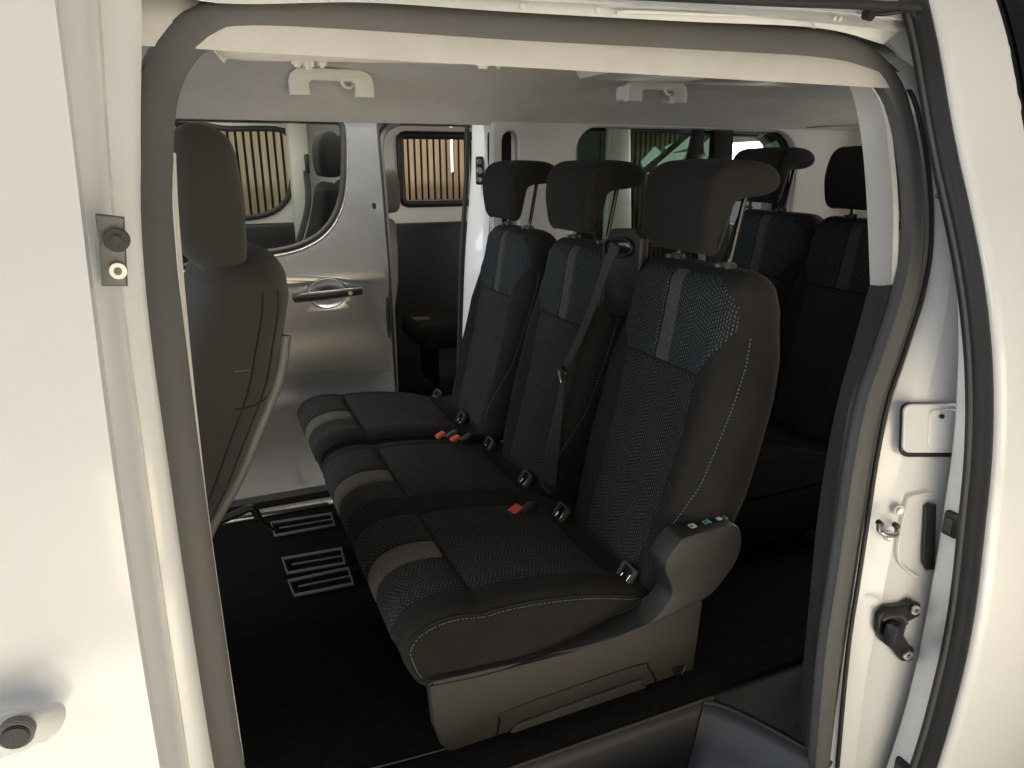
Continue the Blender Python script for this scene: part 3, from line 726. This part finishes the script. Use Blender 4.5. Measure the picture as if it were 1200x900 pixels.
CP = [(.305, .212), (.283, .232), (.266, .272), (.262, .308), (.276, .338), (.305, .357), (.345, .366), (.39, .364), (.424, .356), (.46, .358), (.55, .352), (.65, .336), (.72, .318), (.78, .300), (.83, .296), (.87, .292), (.885, .26), (.87, .215)]
_cp = smoothpath([Vector((x, 0, z)) for x, z in CP], 90)
def cp_at(x):        # index on the top run
    return min(range(len(_cp)), key=lambda i: abs(_cp[i].x-x)+(10 if _cp[i].z < .29 and x > .3 else 0))
def make_cushion(parent, y0, y1, seats, near_stitch=False):
    """seats: list of (panel near Y, panel far Y, stripe near Y, stripe far Y)"""
    P = _cp; n = len(P); N = []
    for i in range(n):
        t = P[min(n-1, i+1)]-P[max(0, i-1)]; q = Vector((-t.z, 0, t.x)).normalized(); N.append(q)
    r = .032; ys = []
    for k in range(8): a = math.pi/2*k/7; ys.append((y0+r-r*math.cos(a), r*(1-math.sin(a))))
    for f in np.linspace(0, 1, 26)[1:-1]: ys.append((y0+r+(y1-y0-2*r)*f, 0))
    for k in range(8)[::-1]: a = math.pi/2*k/7; ys.append((y1-r+r*math.cos(a), r*(1-math.sin(a))))
    def top(i, y):       # slight side bolsters and seat dishing
        e = min(y-y0, y1-y); c = .008*math.exp(-((e-.05)/.045)**2)
        return c if N[i].z > .2 else 0
    V, Fc = [], []
    for y, d in ys:
        for i in range(n):
            k = 1 if i > 3 and i < n-3 else .3
            V.append(P[i]-N[i]*d*k+N[i]*top(i, y)+Vector((0, y, 0)))
    m = len(ys)
    for a in range(m-1):
        for i in range(n-1): Fc.append((a*n+i, a*n+i+1, (a+1)*n+i+1, (a+1)*n+i))
        Fc.append((a*n+n-1, a*n, (a+1)*n, (a+1)*n+n-1))
    Fc.append(tuple(range(n))); Fc.append(tuple((m-1)*n+i for i in range(n)))
    cu = raw('cushion', V, Fc, M['fabric'], parent, ang=70)
    arc = [0]
    for i in range(1, n): arc.append(arc[-1]+(P[i]-P[i-1]).length)
    def patch(name, ia, ib, ya, yb, h, m_, nu=26):
        V, Fc, UV = [], [], []; K = ib-ia
        for i in range(ia, ib+1):
            for j in range(nu+1):
                y = ya+(yb-ya)*j/nu; dv = min(arc[i]-arc[ia], arc[ib]-arc[i]); du = min(y-ya, yb-y); e = min(1, min(du, dv)/.010)
                hh = h*(math.sqrt(max(0, 1-(1-e)**2))*1.1-.1)
                V.append(P[i]+N[i]*(hh+top(i, y))+Vector((0, y, 0))); UV.append((y, arc[i]))
        for i in range(K):
            for j in range(nu): a = i*(nu+1)+j; Fc.append((a, a+1, a+nu+2, a+nu+1))
        return raw(name, V, Fc, m_, cu, uv=UV, ang=80)
    i0 = min(range(n//2), key=lambda i: (P[i]-Vector((.266, 0, .275))).length); i1 = cp_at(.420); i2 = cp_at(.428)
    if i2 <= i1: i2 = i1+1
    i3 = cp_at(.755)
    for ya, yb, sa, sb in seats:
        patch('front_panel', i0, i1, ya, sa, .0042, M['grey_weave'], 14)
        patch('front_panel', i0, i1, sb, yb, .0042, M['grey_weave'], 14)
        patch('stripe', i0, i1, sa, sb, .0042, M['stripe'], 8)
        patch('seat_panel', i2, i3, ya, yb, .0042, M['grey_weave'], 30)
    r1 = .010
    pth = [P[i]-N[i]*(r1*1.0-top(i, y0+.007))+Vector((0, y0+.0065, 0)) for i in range(3, n-16)]
    tube('piping', [q+N[min(n-1, 3+k)]*0 for k, q in enumerate(pth)], .0016, M['seam'], cu, n=90, seg=6)
    pth2 = [P[i]-N[i]*(r1*1.15+.004-top(i, y0+.004))+Vector((0, y0+.0028, 0)) for i in range(3, n-16, 3)]
    if near_stitch: stitches('stitching', pth2, M['stitch'], cu)
    return cu

def latch(parent, y, x=.80, z=.300):
    """moulded child-seat anchor frame, tilted toward the front"""
    c = Vector((x, y, z)); ax = Vector((.55, 0, .83)).normalized()   # up the slope
    fx = Vector((0, 1, 0))
    nrm = fx.cross(ax); nrm = nrm if nrm.x < 0 else -nrm
    c = c+nrm*.012
    mp = lambda u, d, v: tuple(c+fx*u+ax*v+nrm*(-d))
    t = plate('anchor_frame', rrect(-.026, -.031, .026, .031, .009, 4), [rrect(-.0175, -.020, .0175, .024, .005, 3)], -.007, .007, M['plastic'], parent, bev=.003, mapf=mp)
    plate('anchor_recess', rrect(-.020, -.022, .020, .026, .004, 3), [], .005, .009, M['black'], t, bev=.001, mapf=mp)
    tube('anchor_bar', [c+fx*-.012+ax*.012+nrm*.0, c+fx*-.010+ax*-.010+nrm*.002, c+fx*.010+ax*-.012+nrm*.002, c+fx*.012+ax*.004+nrm*.0], .0024, M['chrome'], t, seg=8, up=tuple(nrm))
def buckle(parent, px, py, z=.345, yaw=0):
    c = at(px, py, Z=z)
    b = box('belt_buckle', c+Vector((.016, 0, -.008)), (.075, .030, .022), M['black'], parent, bev=.006, rot=(0, -.25, yaw))
    box('release_button', c+Vector((-.014, 0, .006)), (.034, .023, .012), M['red'], b, bev=.004, rot=(0, -.25, yaw))
    return b

# the two-seat bench -------------------------------------------------------
bench = thing('bench_seat', 'black two-place bench seat nearest the open door, with grey striped cushion', 'seat', (.6, 1.6, 0))
make_cushion(bench, 1.105, 2.055, [(1.185, 1.545, 1.325, 1.405), (1.64, 1.985, 1.755, 1.835)], near_stitch=True)
ba = make_back('backrest', 1.285, bench); bb = make_back('backrest', 1.775, bench)
make_headrest(1.275, bench, w=.123); make_headrest(1.775, bench, w=.13)
for y in (1.165, 1.484, 1.711, 2.0): latch(bench, y)
# plinth
XZ = lambda pts, Y: [(lambda q: (q.x, q.z))(at(x, y, Y=Y)) for x, y in pts]
pl = plate('seat_plinth', [(.36, .0), (.338, .03), (.322, .09), (.314, .215), (1.0, .2), (.99, .0)], [], 1.138, 1.165, M['plastic'], bench, bev=.010)
box('seat_frame', (.66, 1.6, .11), (.6, .85, .17), M['black'], bench, bev=.02)
ro = XZ([(580, 882), (586, 846), (600, 832), (745, 781), (760, 783), (768, 796), (771, 815)], 1.136)
tube('plinth_groove', [Vector((x, 1.1375, z)) for x, z in ro], .0026, M['black'], bench, n=60, seg=8)
ri = XZ([(598, 878), (602, 852), (612, 845), (742, 798), (749, 800), (753, 818)], 1.136)
plate('plinth_relief', [(q.x, q.z) for q in smoothpath([Vector((x, 0, z)) for x, z in ri], 40, closed=True)], [], 1.130, 1.140, M['plastic'], bench, bev=.004)
tri = XZ([(787, 783), (803, 779), (794, 799)], 1.136)
plate('triangle_mark', tri, [], 1.1345, 1.140, M['black'], bench, bev=.001)
tube('triangle_edge', [Vector((tri[1][0], 1.134, tri[1][1])), Vector((tri[2][0], 1.134, tri[2][1]))], .0012, M['mid'], bench, smoothp=False, seg=6)
# recliner end cover sweeping forward into the lower rail
YC0, YC1 = 1.03, 1.09
def ramp(x): return float(np.interp(x, [.56, .78], [YC1-YC0, 0]))
ec = []
for x_, y_ in [(505, 800), (570, 785), (640, 768), (700, 752), (742, 738), (762, 729), (778, 714), (787, 700), (787, 688), (781, 674), (780, 662), (786, 650), (795, 638), (804, 630), (830, 622), (856, 616), (865, 617), (870, 626), (869, 645), (862, 662), (848, 682), (836, 696), (820, 707), (800, 718), (770, 731), (700, 757), (600, 785), (510, 806)]:
    Y = YC0
    for _ in range(6): q = at(x_, y_, Y=Y); Y = YC0+ramp(q.x)
    ec.append((q.x, q.z))
ec = [(q.x, q.z) for q in smoothpath([Vector((a_, 0, b_)) for a_, b_ in ec], 200, closed=True)]
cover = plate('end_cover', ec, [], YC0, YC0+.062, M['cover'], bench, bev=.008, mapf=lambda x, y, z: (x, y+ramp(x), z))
ic = XZ([(505, 800), (640, 768), (742, 740), (790, 705), (820, 708), (770, 734), (700, 758), (600, 785), (510, 806)], 1.09)
def mark(px, py, w, h, m, hole=True):      # flat print on the top face of the end cover
    c = at(px, py, Y=1.058); k = max((q for q in ec if abs(q[0]-c.x) < .012), key=lambda q: q[1])
    zt = lambda x: k[1]+.0012+(x-k[0])*.12
    pts = rrect(c.x-w/2, -h/2, c.x+w/2, h/2, .0012, 2); hol = [rrect(c.x-w/2+.002, -h/2+.002, c.x+w/2-.002, h/2-.002, .0008, 2)] if hole else []
    plate('printed_icon', pts, hol, 0, .0008, m, cover, bev=.0002, mapf=lambda x, y, zz: (x, 1.060+zz*1.6, zt(x)+y))
mark(812, 619, .014, .010, M['icon']); mark(813, 619, .004, .006, M['icon'], False)
mark(827, 615, .010, .008, M['icon_teal']); mark(831, 614, .005, .011, M['icon_teal'], False)
mark(843, 611, .011, .008, M['icon'], False); mark(850, 610, .007, .010, M['icon_teal'])
hb = box('recliner_button', at(763, 706, Y=1.10), (.034, .02, .032), M['mid'], bench, bev=.004, rot=(0, -.25, .15))
box('button_ridge', at(762, 703, Y=1.088), (.004, .006, .028), M['plastic'], hb, bev=.001, rot=(0, -.25, 0))
tube('cushion_base_edge', [Vector((x, 1.101, z)) for x, z in XZ([(497, 801), (560, 787), (640, 765), (735, 740)], 1.101)], .0035, M['plastic'], bench, n=40, seg=8)
tube('release_bar', [at(394, 640, X=.33), at(398, 655, X=.31), at(420, 720, X=.31), at(441, 776, X=.31), at(452, 792, X=.315), at(472, 806, X=.33)], .0036, M['post'], bench, n=40, seg=8)
# under-cushion shell at the front so the bar has something behind it
tube('bar_joint', [at(447, 786, X=.31), at(462, 800, X=.318)], .006, M['steel'], bench, seg=8)
buckle(bench, 609, 598, .335, .35)
# shoulder belt of the middle place
bz = XZ([(697, 350), (699, 300), (709, 270), (722, 263), (740, 266), (747, 280), (745, 340), (735, 356)], 1.56)
X0 = .96
def bez(pts): return [(lambda q: (q.y, q.z))(at(x, y, X=X0)) for x, y in pts]
g = plate('belt_guide', bez([(695, 345), (701, 290), (712, 268), (738, 268), (746, 280), (742, 352), (728, 372), (710, 372)]), [bez([(712, 285), (732, 285), (733, 296), (711, 297)])], .97, .998, M['black'], bench, bev=.008, mapf=lambda a_, d, b_: (d, a_, b_))
tube('guide_mouth', [Vector((.966, y, z)) for y, z in bez([(709, 282), (734, 282), (735, 298), (708, 299)])], .004, M['black'], g, closed=True, n=24, seg=8, up=(1, 0, 0))
def strap(name, pts, ws, parent, m=M['belt']):
    c = smoothpath(pts, 60); V, Fc = [], []
    for i, q in enumerate(c):
        t = (c[min(59, i+1)]-c[max(0, i-1)]).normalized(); sd = t.cross(Vector((1, .35, 0))).normalized(); w = np.interp(i/59, np.linspace(0, 1, len(ws)), ws)
        nn = t.cross(sd).normalized()
        for j in range(9):
            f = j/8-.5; fold = .004*math.sin(j*2.4+i*.03)*(w/.04)
            V.append(q+sd*w*f+nn*fold*.35)
        for j in range(9):
            f = j/8-.5; fold = .004*math.sin(j*2.4+i*.03)*(w/.04)
            V.append(q+sd*w*f+nn*(fold*.35+.0014))
    for i in range(59):
        for j in range(8):
            a = i*18+j; Fc.append((a, a+1, a+19, a+18)); Fc.append((a+9, a+27, a+28, a+10))
        for j in (0, 8): a = i*18+j; Fc.append((a, a+18, a+27, a+9))
    return raw(name, V, Fc, m, parent, ang=60)
sb = strap('seat_belt', [at(722, 288, X=.938), at(712, 310, X=.925), at(694, 360, X=.90), at(674, 408, X=.875), at(662, 432, X=.855), at(657, 470, X=.835), at(650, 515, X=.82), at(642, 566, X=.81)], [.030, .024, .022, .020, .014, .03, .05, .062], bench)
tg = box('belt_tongue', at(660, 437, X=.845), (.012, .034, .028), M['black'], sb, bev=.004, rot=(.3, 0, 0))
box('tongue_blade', at(656, 441, X=.84), (.006, .008, .034), M['chrome'], sb, bev=.001, rot=(-.45, 0, 0))
box('belt_anchor', at(644, 575, X=.83), (.04, .05, .03), M['black'], bench, bev=.008)

# single seat on the far side ------------------------------------------------
sg = thing('single_seat', 'black single seat beyond the bench, by the far door opening', 'seat', (.6, 2.35, 0))
make_cushion(sg, 2.095, 2.60, [(2.16, 2.535, 2.295, 2.375)])
make_back('backrest', 2.275, sg); make_headrest(2.275, sg, w=.128)
for y in (2.27, 2.56): latch(sg, y)
box('seat_frame', (.66, 2.35, .11), (.56, .42, .2), M['black'], sg, bev=.02)
buckle(sg, 521, 511, .335, .4); buckle(sg, 538, 515, .335, .4)
tube('release_bar', [at(360, 580, X=.34), at(362, 594, X=.32), at(372, 606, X=.31), at(392, 618, X=.31)], .006, M['black'], sg, n=30, seg=8)
arm1 = box('armrest_pivot', at(580, 478, X=.88), (.07, .03, .12), M['black'], sg, bev=.012, rot=(0, .3, 0))

# rear row -------------------------------------------------------------------
def shift(o, d): o.location = Vector(o.location)+Vector(d)
rb = thing('bench_seat', 'dark rear-row seat pair in the shade behind the nearest bench', 'seat', (.6, 1.6, 0))
make_cushion(rb, 1.30, 2.12, [(1.38, 1.70, 1.50, 1.58), (1.76, 2.06, 1.87, 1.95)])
make_back('backrest', 1.50, rb); make_back('backrest', 1.90, rb)
make_headrest(1.96, rb, w=.125); make_headrest(1.50, rb, arm=False, w=.135)
box('seat_frame', (.66, 1.7, .11), (.6, .75, .17), M['black'], rb, bev=.02)
shift(rb, (.92, .12, .045))
# front passenger seat seen from behind ----------------------------------------
fs_ = thing('front_seat', 'brownish charcoal front passenger seat seen from behind at left', 'seat', (-.1, 1.5, 0))
brown = mat('brown_grey_fabric', (.030, .0265, .022), .9, bump=.5, bscale=900, sheen=.1, var=.12, vscale=14)
fb = make_back('backrest', 1.56, fs_, shellm=brown, xf=lambda z: np.interp(z, [.25, .5, .75, .95, 1.05], [-.27, -.205, -.115, -.045, -.015]),
    hwf=lambda z: np.interp(z, [.25, .5, .75, .9, 1.0, 1.06], [.20, .23, .24, .235, .22, .20]), tf=lambda z: np.interp(z, [.25, .45, .6, .8, .95, 1.06], [.12, .15, .19, .215, .20, .16]), z0=.20, z1=1.03, plain=True, bol=.6)
make_cu = box('cushion', (-.42, 1.56, .27), (.5, .48, .16), M['fabric'], fs_, bev=.05, seg=4)
ph = [(-.030, 1.045), (-.045, 1.09), (-.042, 1.17), (-.03, 1.235), (.0, 1.262), (.04, 1.26), (.072, 1.235), (.082, 1.17), (.080, 1.06), (.066, 1.005), (.02, 1.0)]
def pad(name, ph, cy, w, r, parent, m):
    P = smoothpath([Vector((x, 0, z)) for x, z in ph], 48, closed=True); n = len(P); c = sum(P, Vector())/n; V, Fc = [], []
    ys = [(-(w-r)-r*math.cos(math.pi/2*k/7), r*(1-math.sin(math.pi/2*k/7))) for k in range(8)]; ys = ys+[(0, 0)]+[(-y, d) for y, d in ys][::-1]
    for y, d in ys:
        for q in P: V.append(c+(q-c)*(1-d/.06)+Vector((0, cy+y, 0)))
    for i in range(len(ys)-1):
        for k in range(n): Fc.append((i*n+k, i*n+(k+1) % n, (i+1)*n+(k+1) % n, (i+1)*n+k))
    Fc.append(tuple(range(n))); Fc.append(tuple((len(ys)-1)*n+k for k in range(n)))
    return raw(name, V, Fc, m, parent, ang=75)
fh = pad('headrest', ph, 1.50, .15, .045, fs_, brown)
for s in (-1, 1): tube('headrest_post', [Vector((.045, 1.53+s*.06, 1.04)), Vector((.045, 1.53+s*.06, 1.09))], .006, M['mid'], fh, smoothp=False, seg=10)
# seams drawn as real piping
def rear_x(z): return np.interp(z, [.25, .5, .75, .95, 1.05], [-.27, -.205, -.115, -.045, -.015])+np.interp(z, [.25, .45, .6, .8, .95, 1.06], [.12, .15, .19, .215, .20, .16])
tube('back_shell_edge', [Vector((rear_x(z)-.006, 1.385+abs(z-.7)*.05, z)) for z in (.88, .8, .7, .6, .5, .4, .32)], .012, M['mid'], fs_, n=40, seg=10)
def fs_pt(sg_, z, out=.0):
    xf_ = np.interp(z, [.25, .5, .75, .95, 1.05], [-.27, -.205, -.115, -.045, -.015]); hw = np.interp(z, [.25, .5, .75, .9, 1.0, 1.06], [.20, .23, .24, .235, .22, .20]); th = np.interp(z, [.25, .45, .6, .8, .95, 1.06], [.12, .15, .19, .215, .20, .16])
    return Vector((xf_+th*.5+th*.5*(max(0, 1-abs(sg_)**3.2))**(1/3.2), 1.56+sg_*hw, z))
for sv_ in (-.985, -.90): tube('seam', [fs_pt(sv_, z) for z in (.975, .93, .88, .8, .7, .6, .5, .4, .3)], .0022, M['seam'], fs_, n=60, seg=6)
tube('seam', [fs_pt(q, .775+.01*q) for q in (-.995, -.97, -.93, -.88, -.8, -.6, -.3)], .0020, M['seam'], fs_, n=40, seg=6)
stitches('stitching', [at(272, 435, Y=1.322), at(281, 435, Y=1.322), at(290, 434, Y=1.322)], M['stitch'], fs_)

# ------------------------------------------------------------------ SILVER VAN outside the far opening
sv = thing('silver_van', 'silver van parked beyond the far opening, its sliding door open', 'van', (.3, 4.2, -.56))
YS = 3.4
_w = lambda z: float(np.interp(z, [-.6, -.35, -.1, .12, .18, .45, .70, .80, 1.1, 1.4, 1.5], [.05, .02, .0, -.012, .0, .010, .0, .03, .12, .22, .27]))-.12
def atz(x, y):       # on the silver van's leaning side
    Y = YS
    for _ in range(8): q = at(x, y, Y=Y); Y = YS+_w(q.z)
    return (q.x, q.z)
edge = [atz(x, y) for x, y in ((441, 120), (441, 150), (447, 220), (455, 330), (461, 430), (464, 500), (466, 620))]
outer = [(edge[0][0]-1.9, edge[0][1])]+edge+[(edge[-1][0], -.33), (edge[0][0]-1.9, -.33)]
wn = [atz(x, y) for x, y in ((180, 139), (300, 136), (380, 135), (396, 139), (403, 152), (404, 190), (402, 225), (394, 252), (378, 274), (352, 289), (318, 297), (260, 302), (170, 308))]
wn = [(q.x, q.z) for q in smoothpath([Vector((a, 0, b)) for a, b in wn], 46, closed=True)]
hx, hz_ = atz(383, 343)
dring = [(hx+.085*math.cos(t), hz_+.066*math.sin(t)) for t in np.linspace(0, 2*math.pi, 33)[:-1]]
sd = plate('front_door', outer, [wn, dring], YS-.02, YS+.02, M['silver'], sv, bev=.008, warp=_w, cut=.035)
cx = sum(a for a, b in wn)/len(wn); cz = sum(b for a, b in wn)/len(wn)
def ring(k): # shrink/grow ring by k metres
    out = []; n = len(wn)
    for i in range(n):
        a, b = wn[i-1], wn[(i+1) % n]; dx, dz = b[0]-a[0], b[1]-a[1]; l = math.hypot(dx, dz) or 1
        nx, nz = dz/l, -dx/l
        if nx*(wn[i][0]-cx)+nz*(wn[i][1]-cz) < 0: nx, nz = -nx, -nz
        out.append((wn[i][0]+nx*k, wn[i][1]+nz*k))
    return out
tube('window_seal', [Vector((a, YS+_w(b)-.012, b)) for a, b in ring(-.008)], .014, M['dark_rubber'], sd, n=80, closed=True, seg=10)
tube('window_chrome', [Vector((a, YS+_w(b)-.020, b)) for a, b in ring(.010)], .004, M['steel'], sd, n=80, closed=True, seg=8)
gl = plate('window_glass', ring(.004), [], YS+.004, YS+.008, M['clear'], sd, bev=.001, warp=_w)
# handle in its dished recess
hx, hz_ = atz(383, 343)
def dish():
    V, Fc = [], []; Nn, K = 28, 8
    for i in range(K+1):
        r = i/K
        for k in range(Nn):
            t = 2*math.pi*k/Nn; V.append((hx+.074*r*math.cos(t)*1.15, YS+_w(hz_)-.014+.034*(1-r*r), hz_+.066*r*math.sin(t)))
    for i in range(K):
        for k in range(Nn): Fc.append((i*Nn+k, i*Nn+(k+1) % Nn, (i+1)*Nn+(k+1) % Nn, (i+1)*Nn+k))
    return raw('handle_dish', V, Fc, mat('dished_silver_paint', (.42, .43, .44), .25, metal=.7, coat=.8), sd)
dish()
tube('dish_rim', [Vector((hx+.085*math.cos(t), YS+_w(hz_+.067*math.sin(t))-.018, hz_+.067*math.sin(t))) for t in np.linspace(0, 2*math.pi, 20)[:-1]], .0025, M['silver'], sd, closed=True, n=50, seg=8)
hy = YS+_w(hz_)-.052
hd = tube('door_handle', [Vector((hx-.15, hy+.018, hz_-.010)), Vector((hx-.11, hy, hz_-.005)), Vector((hx, hy-.008, hz_)), Vector((hx+.10, hy, hz_+.005)), Vector((hx+.15, hy+.012, hz_+.006))], .020, M['black'], sd, n=40, seg=12, flat=.7)
tube('handle_edge', [Vector((hx-.152, hy+.016, hz_-.001)), Vector((hx-.11, hy-.006, hz_+.013)), Vector((hx, hy-.013, hz_+.018)), Vector((hx+.10, hy-.006, hz_+.021)), Vector((hx+.152, hy+.012, hz_+.012))], .0024, M['steel'], hd, n=40, seg=6)
cyl('handle_lock', (hx+.095, hy-.014, hz_+.003), (0, 1, 0), .010, .006, M['steel'], hd)
# creases and lower cladding
tube('door_shut_line', [Vector((a+.004, YS+_w(b)-.012, b)) for a, b in edge], .007, M['black'], sv, n=60, seg=8)
sc_ = plate('sill_cladding', [(-1.2, -.52), (1.6, -.52), (1.6, -.335), (-1.2, -.335)], [], YS-.13, YS+.0, M['silverdark'], sv, bev=.015)
tube('cladding_trim_line', [Vector((x, YS-.135, -.335)) for x in (-1.2, 0, 1.6)], .008, M['silver'], sv, seg=8)
# opening of the sliding door, its seal, header and rear edge
op = [atz(x, y) for x, y in ((466, 520), (463, 430), (458, 330), (451, 230), (447, 180), (450, 156), (463, 145), (490, 141), (560, 140), (640, 140))]
tube('opening_seal', [Vector((a, YS+_w(b)+.02, b)) for a, b in op], .017, M['mid'], sv, n=80, seg=12)
tube('opening_seal_core', [Vector((a-.025, YS+_w(b)+.0, b+.02)) for a, b in op], .011, M['dark_rubber'], sv, n=80, seg=10)
box('pillar_hardware', Vector((atz(452, 250)[0]-.055, YS+_w(1.0)-.015, .97)), (.02, .015, .10), M['black'], sv, bev=.005)
box('roof_side', (.6, YS+.16, 1.44), (4.6, .16, .14), M['silver'], sv, bev=.03)
box('roof_lining', (.6, 4.3, 1.52), (4.6, 1.75, .03), M['pale'], sv, bev=.01)
box('cabin_floor', (.6, 4.28, -.33), (4.6, 1.7, .06), M['carpet'], sv, bev=.01)
YF = 5.1
wl = lambda pts: [(lambda q: (q.x, q.z))(at(x, y, Y=YF)) for x, y in pts]
w1 = [(q.x, q.z) for q in smoothpath([Vector((a, 0, b)) for a, b in wl([(190, 152), (270, 151), (318, 151), (335, 155), (342, 170), (343, 205), (337, 232), (322, 247), (300, 254), (262, 257), (190, 260)])], 40, closed=True)]
a0, a1 = wl([(468, 158)])[0], wl([(556, 237)])[0]
w2 = rrect(a0[0], a1[1], a1[0]+.5, a0[1], .04)
fw = plate('far_side_wall', [(-1.6, .58), (3.0, .58), (3.0, 1.56), (-1.6, 1.56)], [w1, w2], YF, YF+.06, M['pale'], sv, bev=.01)
tube('far_window_seal', [Vector((a, YF-.004, b)) for a, b in w1], .018, M['dark_rubber'], fw, n=60, closed=True, seg=8)
tube('far_window_seal', [Vector((a, YF-.004, b)) for a, b in w2], .028, M['black'], fw, n=90, closed=True, seg=8)
dl = box('far_door_lining', (-.2, YF-.02, .25), (2.6, .07, 1.12), M['black'], sv, bev=.03)
box('far_slide_door_lining', (2.02, YF-.02, .20), (1.85, .07, 1.16), M['black'], sv, bev=.03)
box('centre_pillar', (at(352, 200, Y=5.0).x, 5.02, .95), (.13, .12, 1.1), M['pale'], sv, bev=.03)
tube('cabin_belt', [at(359, 200, Y=4.85), at(361, 240, Y=4.8), at(350, 285, Y=4.7)], .02, M['belt'], sv, seg=8, flat=.2)
box('belt_pivot', at(360, 192, Y=4.85), (.03, .03, .12), M['black'], sv, bev=.01)
sk = box('rear_pillar', (at(566, 200, Y=3.6).x+.35, 3.7, .6), (.5, .12, 1.9), M['silver'], sv, bev=.03)

# seats in the silver van: plain dark shapes with their own parts
def simple_seat(label, x, y, z, m_=None):
    t = thing('cabin_seat', label, 'seat', (x, y, z), 'seats inside the silver van')
    mm = m_ or M['fabric']
    make_back('backrest', y, t, xf=lambda q: x-.02+.2*(q-z-.4), z0=z+.30, z1=z+1.02, hwf=lambda q: np.interp(q-z, [.3, .6, .85, 1.02], [.21, .24, .22, .17]), tf=lambda q: np.interp(q-z, [.3, .7, 1.02], [.15, .14, .09]), plain=True, shellm=mm)
    cc = (x+.12, z)
    pad('headrest', [(cc[0]+dx, z+1.05+dz) for dx, dz in ((0, 0), (-.02, .05), (-.02, .14), (.0, .20), (.04, .225), (.08, .21), (.10, .15), (.10, .05), (.08, 0))], y, .135, .04, t, mm)
    cu_ = box('cushion', (x-.20, y, z+.33), (.54, .50, .15), mm, t, bev=.05, seg=4)
    box('centre_strip', (x-.40, y, z+.402), (.1, .10, .008), M['stripe'], cu_, bev=.002)
    box('seat_base', (x-.16, y, z+.12), (.4, .4, .28), M['black'], t, bev=.02)
    return t
p = at(378, 160, Y=4.25)
simple_seat('black front passenger seat seen through the left window of the silver van', .52, 4.0, .08)
simple_seat('black driver seat half hidden behind the passenger seat in the silver van', .70, 4.45, .08)
simple_seat('taupe grey seat beside the pillar in the silver van doorway', .78, 3.85, -.10, mat('taupe_fabric', (.13, .12, .105), .9, bump=.4, bscale=800))
simple_seat('dark seat deep in the shade of the silver van doorway', 1.62, 4.2, -.14)

# ------------------------------------------------------------------ showroom seen through the tinted rear glass
sw_ = thing('showroom_window', 'bright angled showroom glazing seen through the tinted rear side window', 'window', (4.6, 6.0, 1.3))
def quad(name, px, Y, m, par, d=.02):
    Q = [at(x, y, Y=Y) for x, y in px]; V = Q+[q+Vector((0, d, 0)) for q in Q]; n = len(Q)
    return raw(name, V, [tuple(range(n)), tuple(range(2*n-1, n-1, -1))]+[(i, (i+1) % n, n+(i+1) % n, n+i) for i in range(n)], m, par, smooth=False)
for px in (((752, 190), (768, 172), (775, 178), (760, 204)), ((768, 182), (805, 178), (800, 188), (773, 195)), ((771, 197), (812, 186), (808, 196), (775, 203)), ((780, 172), (812, 158), (812, 172), (785, 180)), ((826, 168), (845, 150), (846, 170), (828, 186)), ((884, 148), (900, 146), (890, 170), (882, 176)), ((898, 170), (925, 160), (930, 172), (905, 182))):
    quad('glass_pane', px, 6.4 if False else 5.9, M['daylight'], sw_)
for px in (((745, 205), (812, 150), (816, 153), (750, 210)), ((760, 200), (812, 183), (814, 186), (764, 205)), ((838, 160), (842, 160), (842, 190), (838, 190)), ((868, 185), (892, 145), (896, 146), (874, 186)), ((880, 165), (928, 150), (930, 158), (884, 172))):
    quad('roof_beam', px, 5.85, M['wood'], sw_)

tag_l = thing('lamp_reflection', 'slim glowing tube standing in for a lamp reflection before the slatted wall', 'lamp', at(529, 160, Y=5.9))  # bright reflected streak on the slats, imitated by a glowing tube
P = [at(529, 157, Y=5.9), at(530, 201, Y=5.9)]
tube('glowing_streak', P, .008, M['lamp'], tag_l, smoothp=False, seg=8)
tube('streak_backing', [P[0]+Vector((0, .015, .02)), P[1]+Vector((0, .015, -.01))], .010, M['pale'], tag_l, smoothp=False, seg=8)
